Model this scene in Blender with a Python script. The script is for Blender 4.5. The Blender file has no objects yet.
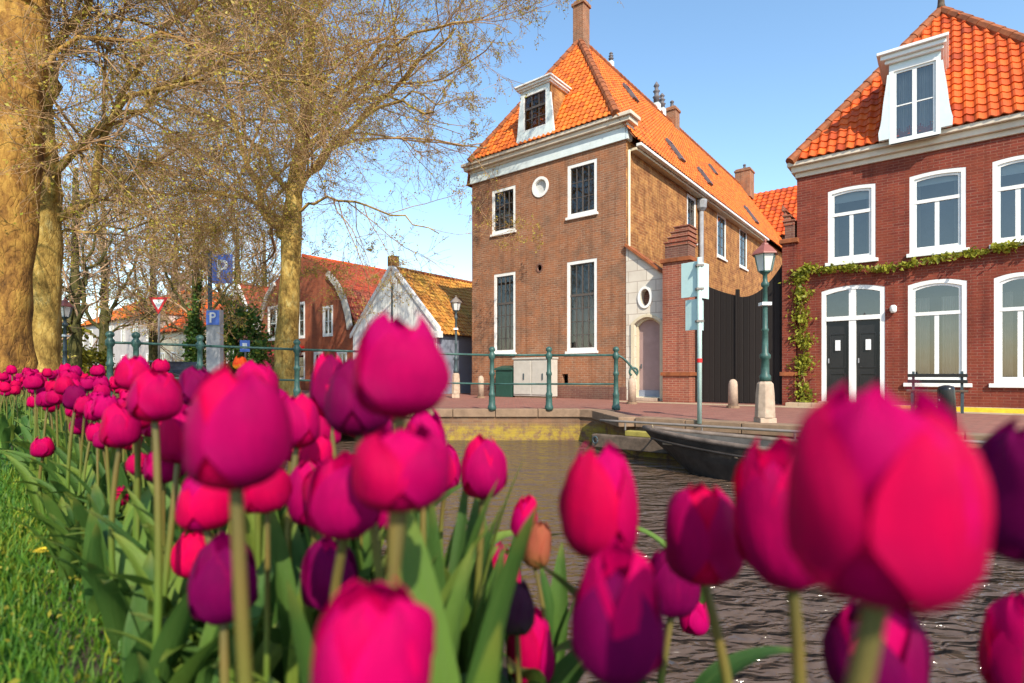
import bpy, bmesh, math, random
import numpy as np
from mathutils import Vector, Matrix, Quaternion

random.seed(7)
S = bpy.context.scene
COL = S.collection
R = math.radians

# ------------------------------------------------------------------ frame of the place
# street level z = 0; the camera stands at the origin, CAM metres above the far street.
CAM, F, CX, HY = 0.80, 550.0, 512.0, 375.0
CU, SU = 0.783, 0.622                       # direction of the quay (u) and of its depth (e)
TH = math.atan2(-SU, CU)
GRASS, WATER = 0.35, -0.65

def W(u, e, z=0.0): return Vector((u * CU + e * SU, -u * SU + e * CU, z))
def P(x, y, Y): return Vector(((x - CX) / F * Y, Y, CAM + (HY - y) / F * Y))
def depth_e(x, E): return E / (SU * (x - CX) / F + CU)
def ux(x, E=16.0):
    r = (x - CX) / F
    return depth_e(x, E) * (CU * r - SU)
def zy(x, y, E=16.0): return CAM + (HY - y) / F * depth_e(x, E)
def ex(x, U):
    r = (x - CX) / F
    return -U * (CU + SU * r) / (SU - CU * r)
def zu(x, y, U):
    e = ex(x, U); return CAM + (HY - y) / F * (-SU * U + CU * e)

# ------------------------------------------------------------------ tagging
def tag(o, label=None, cat=None, group=None, kind=None):
    if label: o['label'] = label
    if cat: o['category'] = cat
    if group: o['group'] = group
    if kind: o['kind'] = kind
    return o

def empty(name, loc, rz=0.0):
    o = bpy.data.objects.new(name, None)
    o.location = loc; o.rotation_euler = (0, 0, rz); o.empty_display_size = 0.2
    COL.objects.link(o)
    return o

def frame(name, u0, e0, z0=0.0):
    """an Empty turned into the quay's own axes; parts are written in (u, e, z)"""
    o = empty(name, W(u0, e0, z0), TH)
    OFF[o.name] = (u0, e0, z0)
    return o
OFF = {}

# ------------------------------------------------------------------ mesh builder
class MB:
    def __init__(s): s.v = []; s.f = []; s.t = []
    def add(s, vs, fs, tint=0.5):
        n = len(s.v); s.v += [tuple(p) for p in vs]
        for f in fs: s.f.append(tuple(i + n for i in f)); s.t.append(tint)
    def box(s, x0, x1, y0, y1, z0, z1, m=None, tint=0.5):
        vs = [(x, y, z) for z in (z0, z1) for y in (y0, y1) for x in (x0, x1)]
        if m: vs = [m(*p) for p in vs]
        s.add(vs, [(0, 2, 3, 1), (4, 5, 7, 6), (0, 1, 5, 4), (2, 6, 7, 3), (0, 4, 6, 2), (1, 3, 7, 5)], tint)
        return s
    def quad(s, a, b, c, d, tint=0.5): s.add([a, b, c, d], [(0, 1, 2, 3)], tint); return s
    def poly(s, pts, tint=0.5): s.add(pts, [tuple(range(len(pts)))], tint); return s
    def prism(s, pts, fn0, fn1):
        """closed outline pts (2D) swept from fn0 to fn1"""
        n = len(pts); vs = [fn0(*p) for p in pts] + [fn1(*p) for p in pts]
        s.add(vs, [tuple(range(n))[::-1], tuple(range(n, 2 * n))] + [(i, (i + 1) % n, (i + 1) % n + n, i + n) for i in range(n)])
        return s
    def ring(s, outer, inner, fn0, fn1):
        n = len(outer)
        vs = [fn0(*p) for p in outer] + [fn0(*p) for p in inner] + [fn1(*p) for p in outer] + [fn1(*p) for p in inner]
        fs = []
        for i in range(n):
            j = (i + 1) % n
            fs += [(i, j, n + j, n + i), (2 * n + j, 2 * n + i, 3 * n + i, 3 * n + j), (j, i, 2 * n + i, 2 * n + j), (n + i, n + j, 3 * n + j, 3 * n + i)]
        s.add(vs, fs); return s
    def tube(s, pts, rad, n=8, caps=True, tint=0.5):
        pts = [Vector(p) for p in pts]
        if not hasattr(rad, '__len__'): rad = [rad] * len(pts)
        vs = []; N = None
        for i, p in enumerate(pts):
            t = (pts[min(i + 1, len(pts) - 1)] - pts[max(i - 1, 0)]).normalized()
            if N is None:
                N = t.cross(Vector((0, 0, 1)) if abs(t.z) < 0.9 else Vector((1, 0, 0))).normalized()
            else:
                N = (N - t * N.dot(t)).normalized()
            B = t.cross(N)
            for k in range(n):
                a = 2 * math.pi * k / n
                vs.append(p + (N * math.cos(a) + B * math.sin(a)) * rad[i])
        fs = [(i * n + k, i * n + (k + 1) % n, (i + 1) * n + (k + 1) % n, (i + 1) * n + k) for i in range(len(pts) - 1) for k in range(n)]
        if caps: fs += [tuple(range(n))[::-1], tuple(range((len(pts) - 1) * n, len(pts) * n))]
        s.add(vs, fs, tint); return s
    def lathe(s, prof, c=(0, 0, 0), n=16, sq=None, rot=0.0):
        vs = []
        for r, z in prof:
            for k in range(n):
                a = 2 * math.pi * k / n + rot
                vs.append((c[0] + r * math.cos(a), c[1] + r * math.sin(a), c[2] + z))
        m = len(prof)
        fs = [(i * n + k, i * n + (k + 1) % n, (i + 1) * n + (k + 1) % n, (i + 1) * n + k) for i in range(m - 1) for k in range(n)]
        fs += [tuple(range(n))[::-1], tuple(range((m - 1) * n, m * n))]
        s.add(vs, fs); return s
    def build(s, name, mat, parent=None, smooth=False, fix=True, bevel=0.0, off=None):
        me = bpy.data.meshes.new(name)
        if parent is not None and off is None: off = OFF.get(parent.name)
        v = s.v
        if off: v = [(p[0] - off[0], p[1] - off[1], p[2] - off[2]) for p in v]
        me.from_pydata(v, [], s.f)
        a = me.attributes.new('tint', 'FLOAT', 'FACE'); a.data.foreach_set('value', s.t)
        if fix:
            b = bmesh.new(); b.from_mesh(me); bmesh.ops.recalc_face_normals(b, faces=b.faces); b.to_mesh(me); b.free()
        me.materials.append(mat)
        if smooth: me.polygons.foreach_set('use_smooth', [True] * len(me.polygons))
        o = bpy.data.objects.new(name, me); COL.objects.link(o)
        if bevel:
            m = o.modifiers.new('Bevel', 'BEVEL'); m.width = bevel; m.segments = 2; m.limit_method = 'ANGLE'
        if parent is not None: o.parent = parent; OFF[o.name] = off
        return o

def np_mesh(name, verts, quads, mat, parent=None, smooth=True, attr=None):
    me = bpy.data.meshes.new(name)
    k = quads.shape[1]
    me.vertices.add(len(verts)); me.vertices.foreach_set('co', verts.astype(np.float32).ravel())
    me.loops.add(quads.size); me.loops.foreach_set('vertex_index', quads.astype(np.int32).ravel())
    me.polygons.add(len(quads)); me.polygons.foreach_set('loop_start', np.arange(0, quads.size, k, dtype=np.int32))
    me.polygons.foreach_set('use_smooth', np.full(len(quads), smooth))
    if attr is not None:
        a = me.attributes.new('tint', 'FLOAT', 'POINT'); a.data.foreach_set('value', attr.astype(np.float32).ravel())
    me.update(); me.validate()
    me.materials.append(mat)
    o = bpy.data.objects.new(name, me); COL.objects.link(o)
    if parent is not None: o.parent = parent
    return o

def copy_tree(o, parent=None):
    c = o.copy(); COL.objects.link(c)
    if parent is not None: c.parent = parent
    for ch in list(o.children): copy_tree(ch, c)
    return c

# ------------------------------------------------------------------ materials
class NT:
    def __init__(s, name):
        s.m = bpy.data.materials.new(name); s.m.use_nodes = True
        s.t = s.m.node_tree; s.b = s.t.nodes['Principled BSDF']; s.out = s.t.nodes['Material Output']
        s.tc = None
    def n(s, typ, **kw):
        x = s.t.nodes.new(typ)
        for k, v in kw.items():
            if k in x.inputs.keys(): x.inputs[k].default_value = v
            else: setattr(x, k, v)
        return x
    def l(s, a, b): s.t.links.new(a, b)
    def obj(s):
        if s.tc is None: s.tc = s.n('ShaderNodeTexCoord')
        return s.tc.outputs['Object']
    def noise(s, scale, detail=4, rough=0.6, vec=None, dist=0.0):
        x = s.n('ShaderNodeTexNoise'); x.inputs['Scale'].default_value = scale; x.inputs['Detail'].default_value = detail
        x.inputs['Roughness'].default_value = rough; x.inputs['Distortion'].default_value = dist
        s.l(vec if vec is not None else s.obj(), x.inputs['Vector']); return x.outputs['Fac']
    def ramp(s, fac, stops):
        x = s.n('ShaderNodeValToRGB'); e = x.color_ramp.elements
        while len(e) < len(stops): e.new(0.5)
        for i, (p, c) in enumerate(stops):
            e[i].position = p; e[i].color = (c if hasattr(c, '__len__') else (c, c, c)) + ((1,) if not hasattr(c, '__len__') or len(c) == 3 else ())
        s.l(fac, x.inputs['Fac']); return x.outputs['Color']
    def mix(s, fac, a, b, mode='MIX'):
        x = s.n('ShaderNodeMix', data_type='RGBA', blend_type=mode)
        for sock, v in ((x.inputs[0], fac), (x.inputs[6], a), (x.inputs[7], b)):
            if isinstance(v, (int, float)): sock.default_value = v
            elif hasattr(v, '__len__'): sock.default_value = tuple(v) + (1,)
            else: s.l(v, sock)
        return x.outputs[2]
    def math(s, op, a, b=0.0):
        x = s.n('ShaderNodeMath', operation=op)
        for i, v in enumerate((a, b)):
            if isinstance(v, (int, float)): x.inputs[i].default_value = v
            else: s.l(v, x.inputs[i])
        return x.outputs[0]
    def tint(s):
        x = s.n('ShaderNodeAttribute'); x.attribute_name = 'tint'; return x.outputs['Fac']
    def bump(s, h, strength=0.3, dist=0.02):
        x = s.n('ShaderNodeBump'); x.inputs['Strength'].default_value = strength; x.inputs['Distance'].default_value = dist
        s.l(h, x.inputs['Height']); s.l(x.outputs['Normal'], s.b.inputs['Normal']); return x
    def col(s, c):
        if hasattr(c, '__len__'): s.b.inputs['Base Color'].default_value = tuple(c) + (1,)
        else: s.l(c, s.b.inputs['Base Color'])
    def set(s, rough=None, spec=None, metal=None):
        if rough is not None: s.b.inputs['Roughness'].default_value = rough
        if spec is not None: s.b.inputs['Specular IOR Level'].default_value = spec
        if metal is not None: s.b.inputs['Metallic'].default_value = metal

def plain(name, c, rough=0.5, var=0.25, scale=6.0, spec=0.4, bump=0.0):
    m = NT(name)
    f = m.noise(scale, 5, 0.65)
    d = tuple(x * (1 - var) for x in c); h = tuple(min(1, x * (1 + var * 0.5)) for x in c)
    m.col(m.ramp(f, [(0.3, d), (0.7, h)])); m.set(rough, spec)
    if bump: m.bump(m.noise(scale * 6, 4), bump, 0.01)
    return m.m

def brick(name, c1, c2, mortar, bw=0.22, bh=0.065, stain=(0.1, 0.08, 0.06), amt=0.35, flat=False, sscale=0.7, blotch=None, msize=0.009, bumps=0.5):
    m = NT(name)
    sp = m.n('ShaderNodeSeparateXYZ'); m.l(m.obj(), sp.inputs[0])
    cb = m.n('ShaderNodeCombineXYZ')
    if flat: m.l(sp.outputs[0], cb.inputs[0]); m.l(sp.outputs[1], cb.inputs[1])
    else:
        m.l(m.math('ADD', sp.outputs[0], sp.outputs[1]), cb.inputs[0]); m.l(sp.outputs[2], cb.inputs[1])
    b = m.n('ShaderNodeTexBrick'); b.inputs['Scale'].default_value = 1.0
    b.inputs['Color1'].default_value = c1 + (1,); b.inputs['Color2'].default_value = c2 + (1,); b.inputs['Mortar'].default_value = mortar + (1,)
    b.inputs['Mortar Size'].default_value = msize; b.inputs['Brick Width'].default_value = bw; b.inputs['Row Height'].default_value = bh
    b.inputs['Mortar Smooth'].default_value = 0.3; b.inputs['Bias'].default_value = -0.1
    m.l(cb.outputs[0], b.inputs['Vector'])
    c = b.outputs['Color']
    per = m.noise(9.0, 3, 0.7, cb.outputs[0])
    c = m.mix(m.ramp(per, [(0.35, 0.0), (0.75, 0.55)]), c, tuple(min(1, x * 1.55) for x in c2))
    if blotch:
        f2 = m.noise(2.3, 8, 0.78, None, 0.4)
        c = m.mix(m.ramp(f2, [(0.46, 0.0), (0.56, 0.5)]), c, blotch)
    f = m.noise(sscale, 7, 0.68, None, 0.6)
    c = m.mix(m.math('MULTIPLY', m.ramp(f, [(0.42, 0.0), (0.7, 1.0)]), amt), c, stain)
    if not flat:
        m3 = m.n('ShaderNodeMapping'); m3.inputs['Scale'].default_value = (2.6, 2.6, 0.16); m.l(m.obj(), m3.inputs[0])
        run = m.ramp(m.noise(1.6, 6, 0.7, m3.outputs[0]), [(0.50, 0.0), (0.72, 0.55)]); c = m.mix(run, c, tuple(x * 0.42 for x in c2))
        damp = m.n('ShaderNodeMapRange'); damp.inputs['From Min'].default_value = 0.75; damp.inputs['From Max'].default_value = 0.0
        m.l(m.math('ADD', sp.outputs[2], m.math('MULTIPLY', m.noise(1.2, 4), 0.7)), damp.inputs['Value']); c = m.mix(m.math('MULTIPLY', damp.outputs[0], 0.45), c, tuple(x * 0.5 for x in c2))
    m.col(c); m.set(0.88, 0.2)
    h = m.math('ADD', m.math('MULTIPLY', b.outputs['Fac'], -0.8), m.math('MULTIPLY', m.noise(40, 3), 0.5))
    m.bump(h, bumps, 0.012)
    return m.m

M = {}
M['brick_brown'] = brick('brown_brick', (0.34, 0.155, 0.085), (0.21, 0.085, 0.045), (0.38, 0.27, 0.18), 0.24, 0.075, amt=0.55, blotch=(0.36, 0.135, 0.055), sscale=1.4, msize=0.012)
M['brick_gold'] = brick('weathered_golden_brick', (0.40, 0.165, 0.055), (0.22, 0.08, 0.03), (0.46, 0.28, 0.12), 0.30, 0.10, stain=(0.11, 0.04, 0.02), amt=0.85, blotch=(0.58, 0.31, 0.10), sscale=2.4, msize=0.014)
M['brick_red'] = brick('red_brick', (0.24, 0.046, 0.028), (0.13, 0.026, 0.018), (0.27, 0.13, 0.09), amt=0.55, stain=(0.10, 0.02, 0.015), blotch=(0.25, 0.06, 0.03), sscale=1.3)
M['brick_pier'] = brick('pier_brick', (0.34, 0.10, 0.055), (0.22, 0.06, 0.04), (0.40, 0.25, 0.17), amt=0.35)
M['brick_orange'] = brick('orange_brick', (0.36, 0.09, 0.035), (0.24, 0.05, 0.025), (0.34, 0.18, 0.10), amt=0.35)
M['brick_dull'] = brick('dull_brick', (0.20, 0.09, 0.06), (0.13, 0.05, 0.04), (0.25, 0.17, 0.13), amt=0.4)
M['paving'] = brick('clinker_paving', (0.30, 0.135, 0.10), (0.22, 0.085, 0.065), (0.15, 0.10, 0.08), 0.21, 0.105, stain=(0.16, 0.09, 0.07), amt=0.35, flat=True, sscale=0.4)

def mossy():
    m = NT('mossy_quay_brick')
    src = brick('quay_tmp', (0.33, 0.20, 0.11), (0.20, 0.10, 0.06), (0.28, 0.22, 0.15), amt=0.5, blotch=(0.35, 0.17, 0.08))
    # moss band added on top of the brick
    t = src.node_tree; b = t.nodes['Principled BSDF']
    link = b.inputs['Base Color'].links[0]; old = link.from_socket
    k = NT.__new__(NT); k.m = src; k.t = t; k.b = b; k.tc = None
    sp = k.n('ShaderNodeSeparateXYZ'); k.l(k.obj(), sp.inputs[0])
    band = k.ramp(k.math('ADD', sp.outputs[2], k.math('MULTIPLY', k.noise(2.0, 4), 0.30)), [(0.0, 0.0), (0.0, 0.0)])
    mr = k.n('ShaderNodeMapRange'); mr.inputs['From Min'].default_value = -0.08; mr.inputs['From Max'].default_value = -0.22
    k.l(k.math('ADD', sp.outputs[2], k.math('MULTIPLY', k.noise(1.6, 5), 0.32)), mr.inputs['Value'])
    spots = k.ramp(k.noise(5.0, 6, 0.75), [(0.40, 0.0), (0.58, 1.0)])
    c = k.mix(k.math('MULTIPLY', k.math('MULTIPLY', mr.outputs[0], spots), 0.75), old, (0.40, 0.29, 0.03))
    k.col(c)
    src.name = 'mossy_quay_brick_wall'
    return src
M['quay'] = mossy()
M['white'] = plain('white_paint', (0.80, 0.80, 0.77), 0.45, 0.12, 3.0)
M['pale_render'] = plain('pale_house_render', (0.50, 0.46, 0.43), 0.8, 0.2, 1.5)
M['white_blue'] = plain('cool_white_paint', (0.66, 0.74, 0.74), 0.5, 0.12, 3.0)
M['cornice'] = plain('stone_coloured_paint', (0.66, 0.57, 0.45), 0.55, 0.2, 2.0)
M['plaster'] = None
M['dark_sash'] = plain('dark_sash_paint', (0.10, 0.085, 0.075), 0.4, 0.2)
M['black_paint'] = plain('black_gloss_paint', (0.018, 0.017, 0.018), 0.25, 0.2)
M['green_iron'] = plain('green_painted_iron', (0.04, 0.10, 0.085), 0.45, 0.45, 12, bump=0.1)
M['dark_iron'] = plain('dark_iron', (0.05, 0.075, 0.085), 0.45, 0.3, 12)
M['grey_steel'] = plain('grey_steel', (0.20, 0.17, 0.15), 0.4, 0.2, 8)
M['galv'] = plain('pale_green_steel', (0.45, 0.58, 0.54), 0.4, 0.15, 8)
M['sign_back'] = plain('pale_sign_back', (0.50, 0.68, 0.66), 0.45, 0.08, 4)
M['stone'] = plain('pale_stone', (0.46, 0.34, 0.25), 0.8, 0.3, 9, bump=0.2)
M['kerb'] = plain('kerb_stone', (0.25, 0.16, 0.10), 0.85, 0.3, 5, bump=0.2)
M['beige_paving'] = brick('beige_paving', (0.44, 0.33, 0.22), (0.36, 0.26, 0.17), (0.22, 0.16, 0.11), 0.3, 0.3, flat=True, amt=0.3)
M['yellow_line'] = plain('yellow_line_paint', (0.75, 0.52, 0.03), 0.6, 0.25, 9)
M['mauve'] = plain('mauve_door_paint', (0.34, 0.23, 0.22), 0.5, 0.15, 3)
M['cream'] = plain('cream_paint', (0.62, 0.54, 0.38), 0.6, 0.15, 4)
M['bluegrey'] = plain('blue_grey_boards', (0.24, 0.27, 0.34), 0.6, 0.2, 3)
M['cabinet'] = plain('pale_grey_cabinet', (0.50, 0.47, 0.41), 0.5, 0.12, 4)
M['greenbox'] = plain('dark_green_box', (0.02, 0.07, 0.05), 0.5, 0.2, 4)
M['zinc'] = plain('zinc', (0.30, 0.31, 0.33), 0.45, 0.25, 5)
M['curtain'] = plain('net_curtain', (0.55, 0.50, 0.45), 0.9, 0.15, 3)
M['blind'] = plain('roller_blind', (0.55, 0.56, 0.54), 0.8, 0.08, 2)
M['lead'] = plain('grey_lead', (0.13, 0.12, 0.13), 0.6, 0.3, 4)
M['timber'] = plain('weathered_timber', (0.12, 0.085, 0.06), 0.85, 0.5, 8, bump=0.4)
M['ledge'] = plain('mossy_timber_ledge', (0.34, 0.28, 0.06), 0.9, 0.5, 3, bump=0.3)
M['red_paint'] = plain('red_paint', (0.60, 0.02, 0.02), 0.45, 0.15)
M['sign_white'] = plain('sign_white', (0.80, 0.80, 0.80), 0.4, 0.05)
M['sign_blue'] = plain('sign_blue', (0.08, 0.17, 0.58), 0.4, 0.1)
M['boat'] = plain('tarred_boat_hull', (0.042, 0.034, 0.029), 0.45, 0.5, 5, bump=0.25)
M['boat_in'] = plain('boat_inside', (0.06, 0.055, 0.05), 0.7, 0.4, 5)
M['boat_rim'] = plain('worn_gunwale', (0.16, 0.12, 0.095), 0.6, 0.5, 6)
M['plank'] = plain('worn_plank', (0.30, 0.22, 0.15), 0.8, 0.4, 6)
M['rope'] = plain('rope', (0.35, 0.28, 0.18), 0.9, 0.3, 20)
M['soil'] = plain('dark_soil', (0.05, 0.035, 0.022), 0.95, 0.5, 6, bump=0.5)
M['asphalt'] = plain('asphalt', (0.10, 0.085, 0.075), 0.9, 0.3, 3)
M['lamp_cap'] = plain('red_brown_lamp_cap', (0.28, 0.09, 0.07), 0.5, 0.2)
M['car_paint'] = plain('dark_car_paint', (0.02, 0.022, 0.03), 0.15, 0.1, spec=0.7)
M['rubber'] = plain('black_rubber', (0.02, 0.02, 0.02), 0.8, 0.2)

def boards(name, c, wdt=0.16, var=1.0):
    m = NT(name)
    sp = m.n('ShaderNodeSeparateXYZ'); m.l(m.obj(), sp.inputs[0])
    cell = m.math('FLOOR', m.math('DIVIDE', sp.outputs[0], wdt))
    wn = m.n('ShaderNodeTexWhiteNoise', noise_dimensions='1D'); m.l(cell, wn.inputs['W'])
    fr = m.math('FRACT', m.math('DIVIDE', sp.outputs[0], wdt))
    gap = m.ramp(fr, [(0.0, 0.0), (0.08, 1.0), (0.92, 1.0), (1.0, 0.0)])
    f = m.noise(3.0, 5)
    c0 = m.mix(wn.outputs['Value'], tuple(x * (1 - 0.25 * var) for x in c), tuple(x * (1 + 0.2 * var) for x in c))
    m.col(m.mix(m.math('MULTIPLY', f, 0.5 * var), c0, tuple(x * 0.6 for x in c)))
    m.set(0.7, 0.25); m.bump(gap, 0.8, 0.02)
    return m.m
M['gate'] = boards('tarred_boards', (0.020, 0.015, 0.013))
M['white_boards'] = boards('white_boards', (0.80, 0.81, 0.78), 0.35, 0.25)
M['blue_boards'] = boards('blue_grey_boarding', (0.24, 0.27, 0.35), 0.5)

def plaster():
    m = NT('white_plaster_blocks')
    b = m.n('ShaderNodeTexBrick'); b.inputs['Scale'].default_value = 1
    b.inputs['Color1'].default_value = (0.66, 0.61, 0.52, 1); b.inputs['Color2'].default_value = (0.58, 0.53, 0.45, 1); b.inputs['Mortar'].default_value = (0.40, 0.34, 0.28, 1)
    b.inputs['Brick Width'].default_value = 0.62; b.inputs['Row Height'].default_value = 0.34; b.inputs['Mortar Size'].default_value = 0.012
    sp = m.n('ShaderNodeSeparateXYZ'); m.l(m.obj(), sp.inputs[0]); cb = m.n('ShaderNodeCombineXYZ')
    m.l(m.math('ADD', sp.outputs[0], sp.outputs[1]), cb.inputs[0]); m.l(sp.outputs[2], cb.inputs[1]); m.l(cb.outputs[0], b.inputs['Vector'])
    m.col(m.mix(m.math('MULTIPLY', m.ramp(m.noise(1.8, 6), [(0.45, 0), (0.75, 1)]), 0.4), b.outputs['Color'], (0.36, 0.29, 0.22)))
    m.set(0.8, 0.2); m.bump(b.outputs['Fac'], -0.3, 0.01)
    return m.m
M['plaster'] = plaster()

def rooftile(name, a, b, moss, amt):
    m = NT(name)
    c = m.ramp(m.tint(), [(0.0, tuple(x * 0.62 for x in a)), (0.25, a), (0.8, b), (1.0, tuple(min(1, x * 1.15) for x in b))])
    f = m.noise(0.9, 7, 0.72)
    c = m.mix(m.math('MULTIPLY', m.ramp(f, [(0.48, 0), (0.72, 1)]), amt), c, moss)
    f2 = m.noise(14, 4, 0.7)
    c = m.mix(m.math('MULTIPLY', m.ramp(f2, [(0.5, 0), (0.8, 1)]), 0.4), c, tuple(x * 0.45 for x in a))
    m.col(c); m.set(0.6, 0.35); m.bump(m.noise(60, 3), 0.15, 0.01)
    return m.m
M['tile_orange'] = rooftile('orange_pantiles', (0.56, 0.105, 0.010), (0.72, 0.17, 0.014), (0.24, 0.10, 0.025), 0.55)
M['tile_bright'] = rooftile('bright_orange_pantiles', (0.54, 0.068, 0.008), (0.74, 0.125, 0.012), (0.20, 0.045, 0.018), 0.5)
M['tile_moss'] = rooftile('mossy_yellow_pantiles', (0.50, 0.19, 0.03), (0.55, 0.28, 0.05), (0.38, 0.28, 0.03), 0.8)
M['tile_red'] = rooftile('dark_red_pantiles', (0.30, 0.05, 0.025), (0.40, 0.075, 0.03), (0.12, 0.06, 0.05), 0.6)
M['ridge'] = plain('dark_ridge_tiles', (0.30, 0.09, 0.03), 0.8, 0.5, 4)

def glass(name, tintc, gl):
    m = NT(name)
    tr = m.n('ShaderNodeBsdfTransparent'); tr.inputs[0].default_value = tintc + (1,)
    g = m.n('ShaderNodeBsdfGlossy'); g.inputs['Roughness'].default_value = 0.02; g.inputs['Color'].default_value = (0.9, 0.88, 0.84, 1)
    bn = m.n('ShaderNodeBump'); bn.inputs['Strength'].default_value = 0.06; bn.inputs['Distance'].default_value = 0.02
    m.l(m.noise(1.6, 2), bn.inputs['Height']); m.l(bn.outputs[0], g.inputs['Normal'])
    fr = m.n('ShaderNodeFresnel'); fr.inputs['IOR'].default_value = 1.5
    mx = m.n('ShaderNodeMixShader')
    m.l(m.math('MINIMUM', m.math('ADD', m.math('MULTIPLY', fr.outputs[0], 1.5), gl), 1.0), mx.inputs[0])
    m.l(tr.outputs[0], mx.inputs[1]); m.l(g.outputs[0], mx.inputs[2]); m.l(mx.outputs[0], m.out.inputs[0])
    return m.m
M['glass'] = glass('window_glass', (0.75, 0.78, 0.78), 0.08)
M['glass_dark'] = glass('old_window_glass', (0.78, 0.72, 0.66), 0.03)

def lampglass():
    m = NT('frosted_lamp_glass'); m.col((0.80, 0.78, 0.74)); m.set(0.25, 0.5)
    m.b.inputs['Transmission Weight'].default_value = 0.25
    return m.m
M['lamp_glass'] = lampglass()

def bark(name, cols, sc=3.0):
    m = NT(name)
    mp = m.n('ShaderNodeMapping'); mp.inputs['Scale'].default_value = (1, 1, 0.45); m.l(m.obj(), mp.inputs[0])
    f = m.noise(sc * 1.3, 9, 0.74, mp.outputs[0], 0.15)
    c = m.ramp(f, [(0.34, cols[0]), (0.45, cols[1]), (0.55, cols[2]), (0.66, cols[3])])
    m2 = m.n('ShaderNodeMapping'); m2.inputs['Scale'].default_value = (1, 1, 0.28); m.l(m.obj(), m2.inputs[0])
    wob = m.n('ShaderNodeVectorMath', operation='ADD'); nz = m.n('ShaderNodeTexNoise'); nz.inputs['Scale'].default_value = sc * 2; m.l(m.obj(), nz.inputs['Vector'])
    sc_ = m.n('ShaderNodeVectorMath', operation='SCALE'); sc_.inputs['Scale'].default_value = 0.12; m.l(nz.outputs['Color'], sc_.inputs[0]); m.l(m2.outputs[0], wob.inputs[0]); m.l(sc_.outputs[0], wob.inputs[1])
    v = m.n('ShaderNodeTexVoronoi', feature='DISTANCE_TO_EDGE'); v.inputs['Scale'].default_value = sc * 4.0; m.l(wob.outputs[0], v.inputs['Vector'])
    crack = m.ramp(v.outputs['Distance'], [(0.0, 1.0), (0.10, 0.25), (0.25, 0.0)])
    c = m.mix(m.math('MULTIPLY', crack, m.ramp(m.noise(sc * 0.9, 4), [(0.46, 0.0), (0.66, 0.5)])), c, tuple(x * 0.6 for x in cols[0]))
    m.col(c); m.set(0.88, 0.15)
    m.bump(m.math('ADD', m.math('MULTIPLY', f, 0.8), m.math('MULTIPLY', crack, -0.15)), 0.9, 0.05)
    return m.m
M['bark_gold'] = bark('mottled_plane_bark', [(0.10, 0.055, 0.015), (0.27, 0.17, 0.045), (0.42, 0.28, 0.075), (0.50, 0.40, 0.16)])
M['bark_brown'] = bark('brown_bark', [(0.07, 0.035, 0.015), (0.24, 0.115, 0.03), (0.40, 0.22, 0.05), (0.46, 0.30, 0.09)])
M['bark_dark'] = bark('dark_mossy_bark', [(0.03, 0.025, 0.015), (0.06, 0.06, 0.02), (0.10, 0.09, 0.03), (0.14, 0.10, 0.05)])
M['twig'] = plain('twig_bark', (0.37, 0.22, 0.105), 0.85, 0.45, 0.6)
M['twig_far'] = plain('distant_twig_bark', (0.42, 0.27, 0.16), 0.85, 0.3, 0.5)

def leafmat(name, a, b, trans=0.35, rough=0.5, spec=0.3, c3=None):
    m = NT(name)
    f = m.tint()
    st = [(0.0, a), (1.0, b)] if c3 is None else [(0.0, a), (0.55, b), (1.0, c3)]
    c = m.ramp(f, st)
    m.col(c); m.set(rough, spec)
    tl = m.n('ShaderNodeBsdfTranslucent'); m.l(c, tl.inputs[0])
    mx = m.n('ShaderNodeMixShader'); mx.inputs[0].default_value = trans
    m.l(m.b.outputs[0], mx.inputs[1]); m.l(tl.outputs[0], mx.inputs[2]); m.l(mx.outputs[0], m.out.inputs[0])
    return m.m
M['bud_leaf'] = leafmat('young_tree_leaf', (0.36, 0.19, 0.06), (0.44, 0.33, 0.05), c3=(0.38, 0.40, 0.04))
M['green_leaf'] = leafmat('dark_green_leaf', (0.02, 0.06, 0.012), (0.06, 0.13, 0.02), c3=(0.16, 0.20, 0.03))
M['yellow_leaf'] = leafmat('yellow_green_leaf', (0.16, 0.17, 0.02), (0.30, 0.28, 0.03), c3=(0.38, 0.32, 0.05))
M['vine_leaf'] = leafmat('vine_leaf', (0.14, 0.16, 0.015), (0.30, 0.30, 0.03), c3=(0.38, 0.40, 0.05))
M['grass'] = leafmat('grass_blade', (0.02, 0.10, 0.012), (0.10, 0.22, 0.02), c3=(0.36, 0.36, 0.03))

def uvmat(name, fn):
    m = NT(name); uv = m.n('ShaderNodeUVMap'); sp = m.n('ShaderNodeSeparateXYZ'); m.l(uv.outputs[0], sp.inputs[0])
    fn(m, sp.outputs[0], sp.outputs[1], uv.outputs[0]); return m.m

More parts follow.
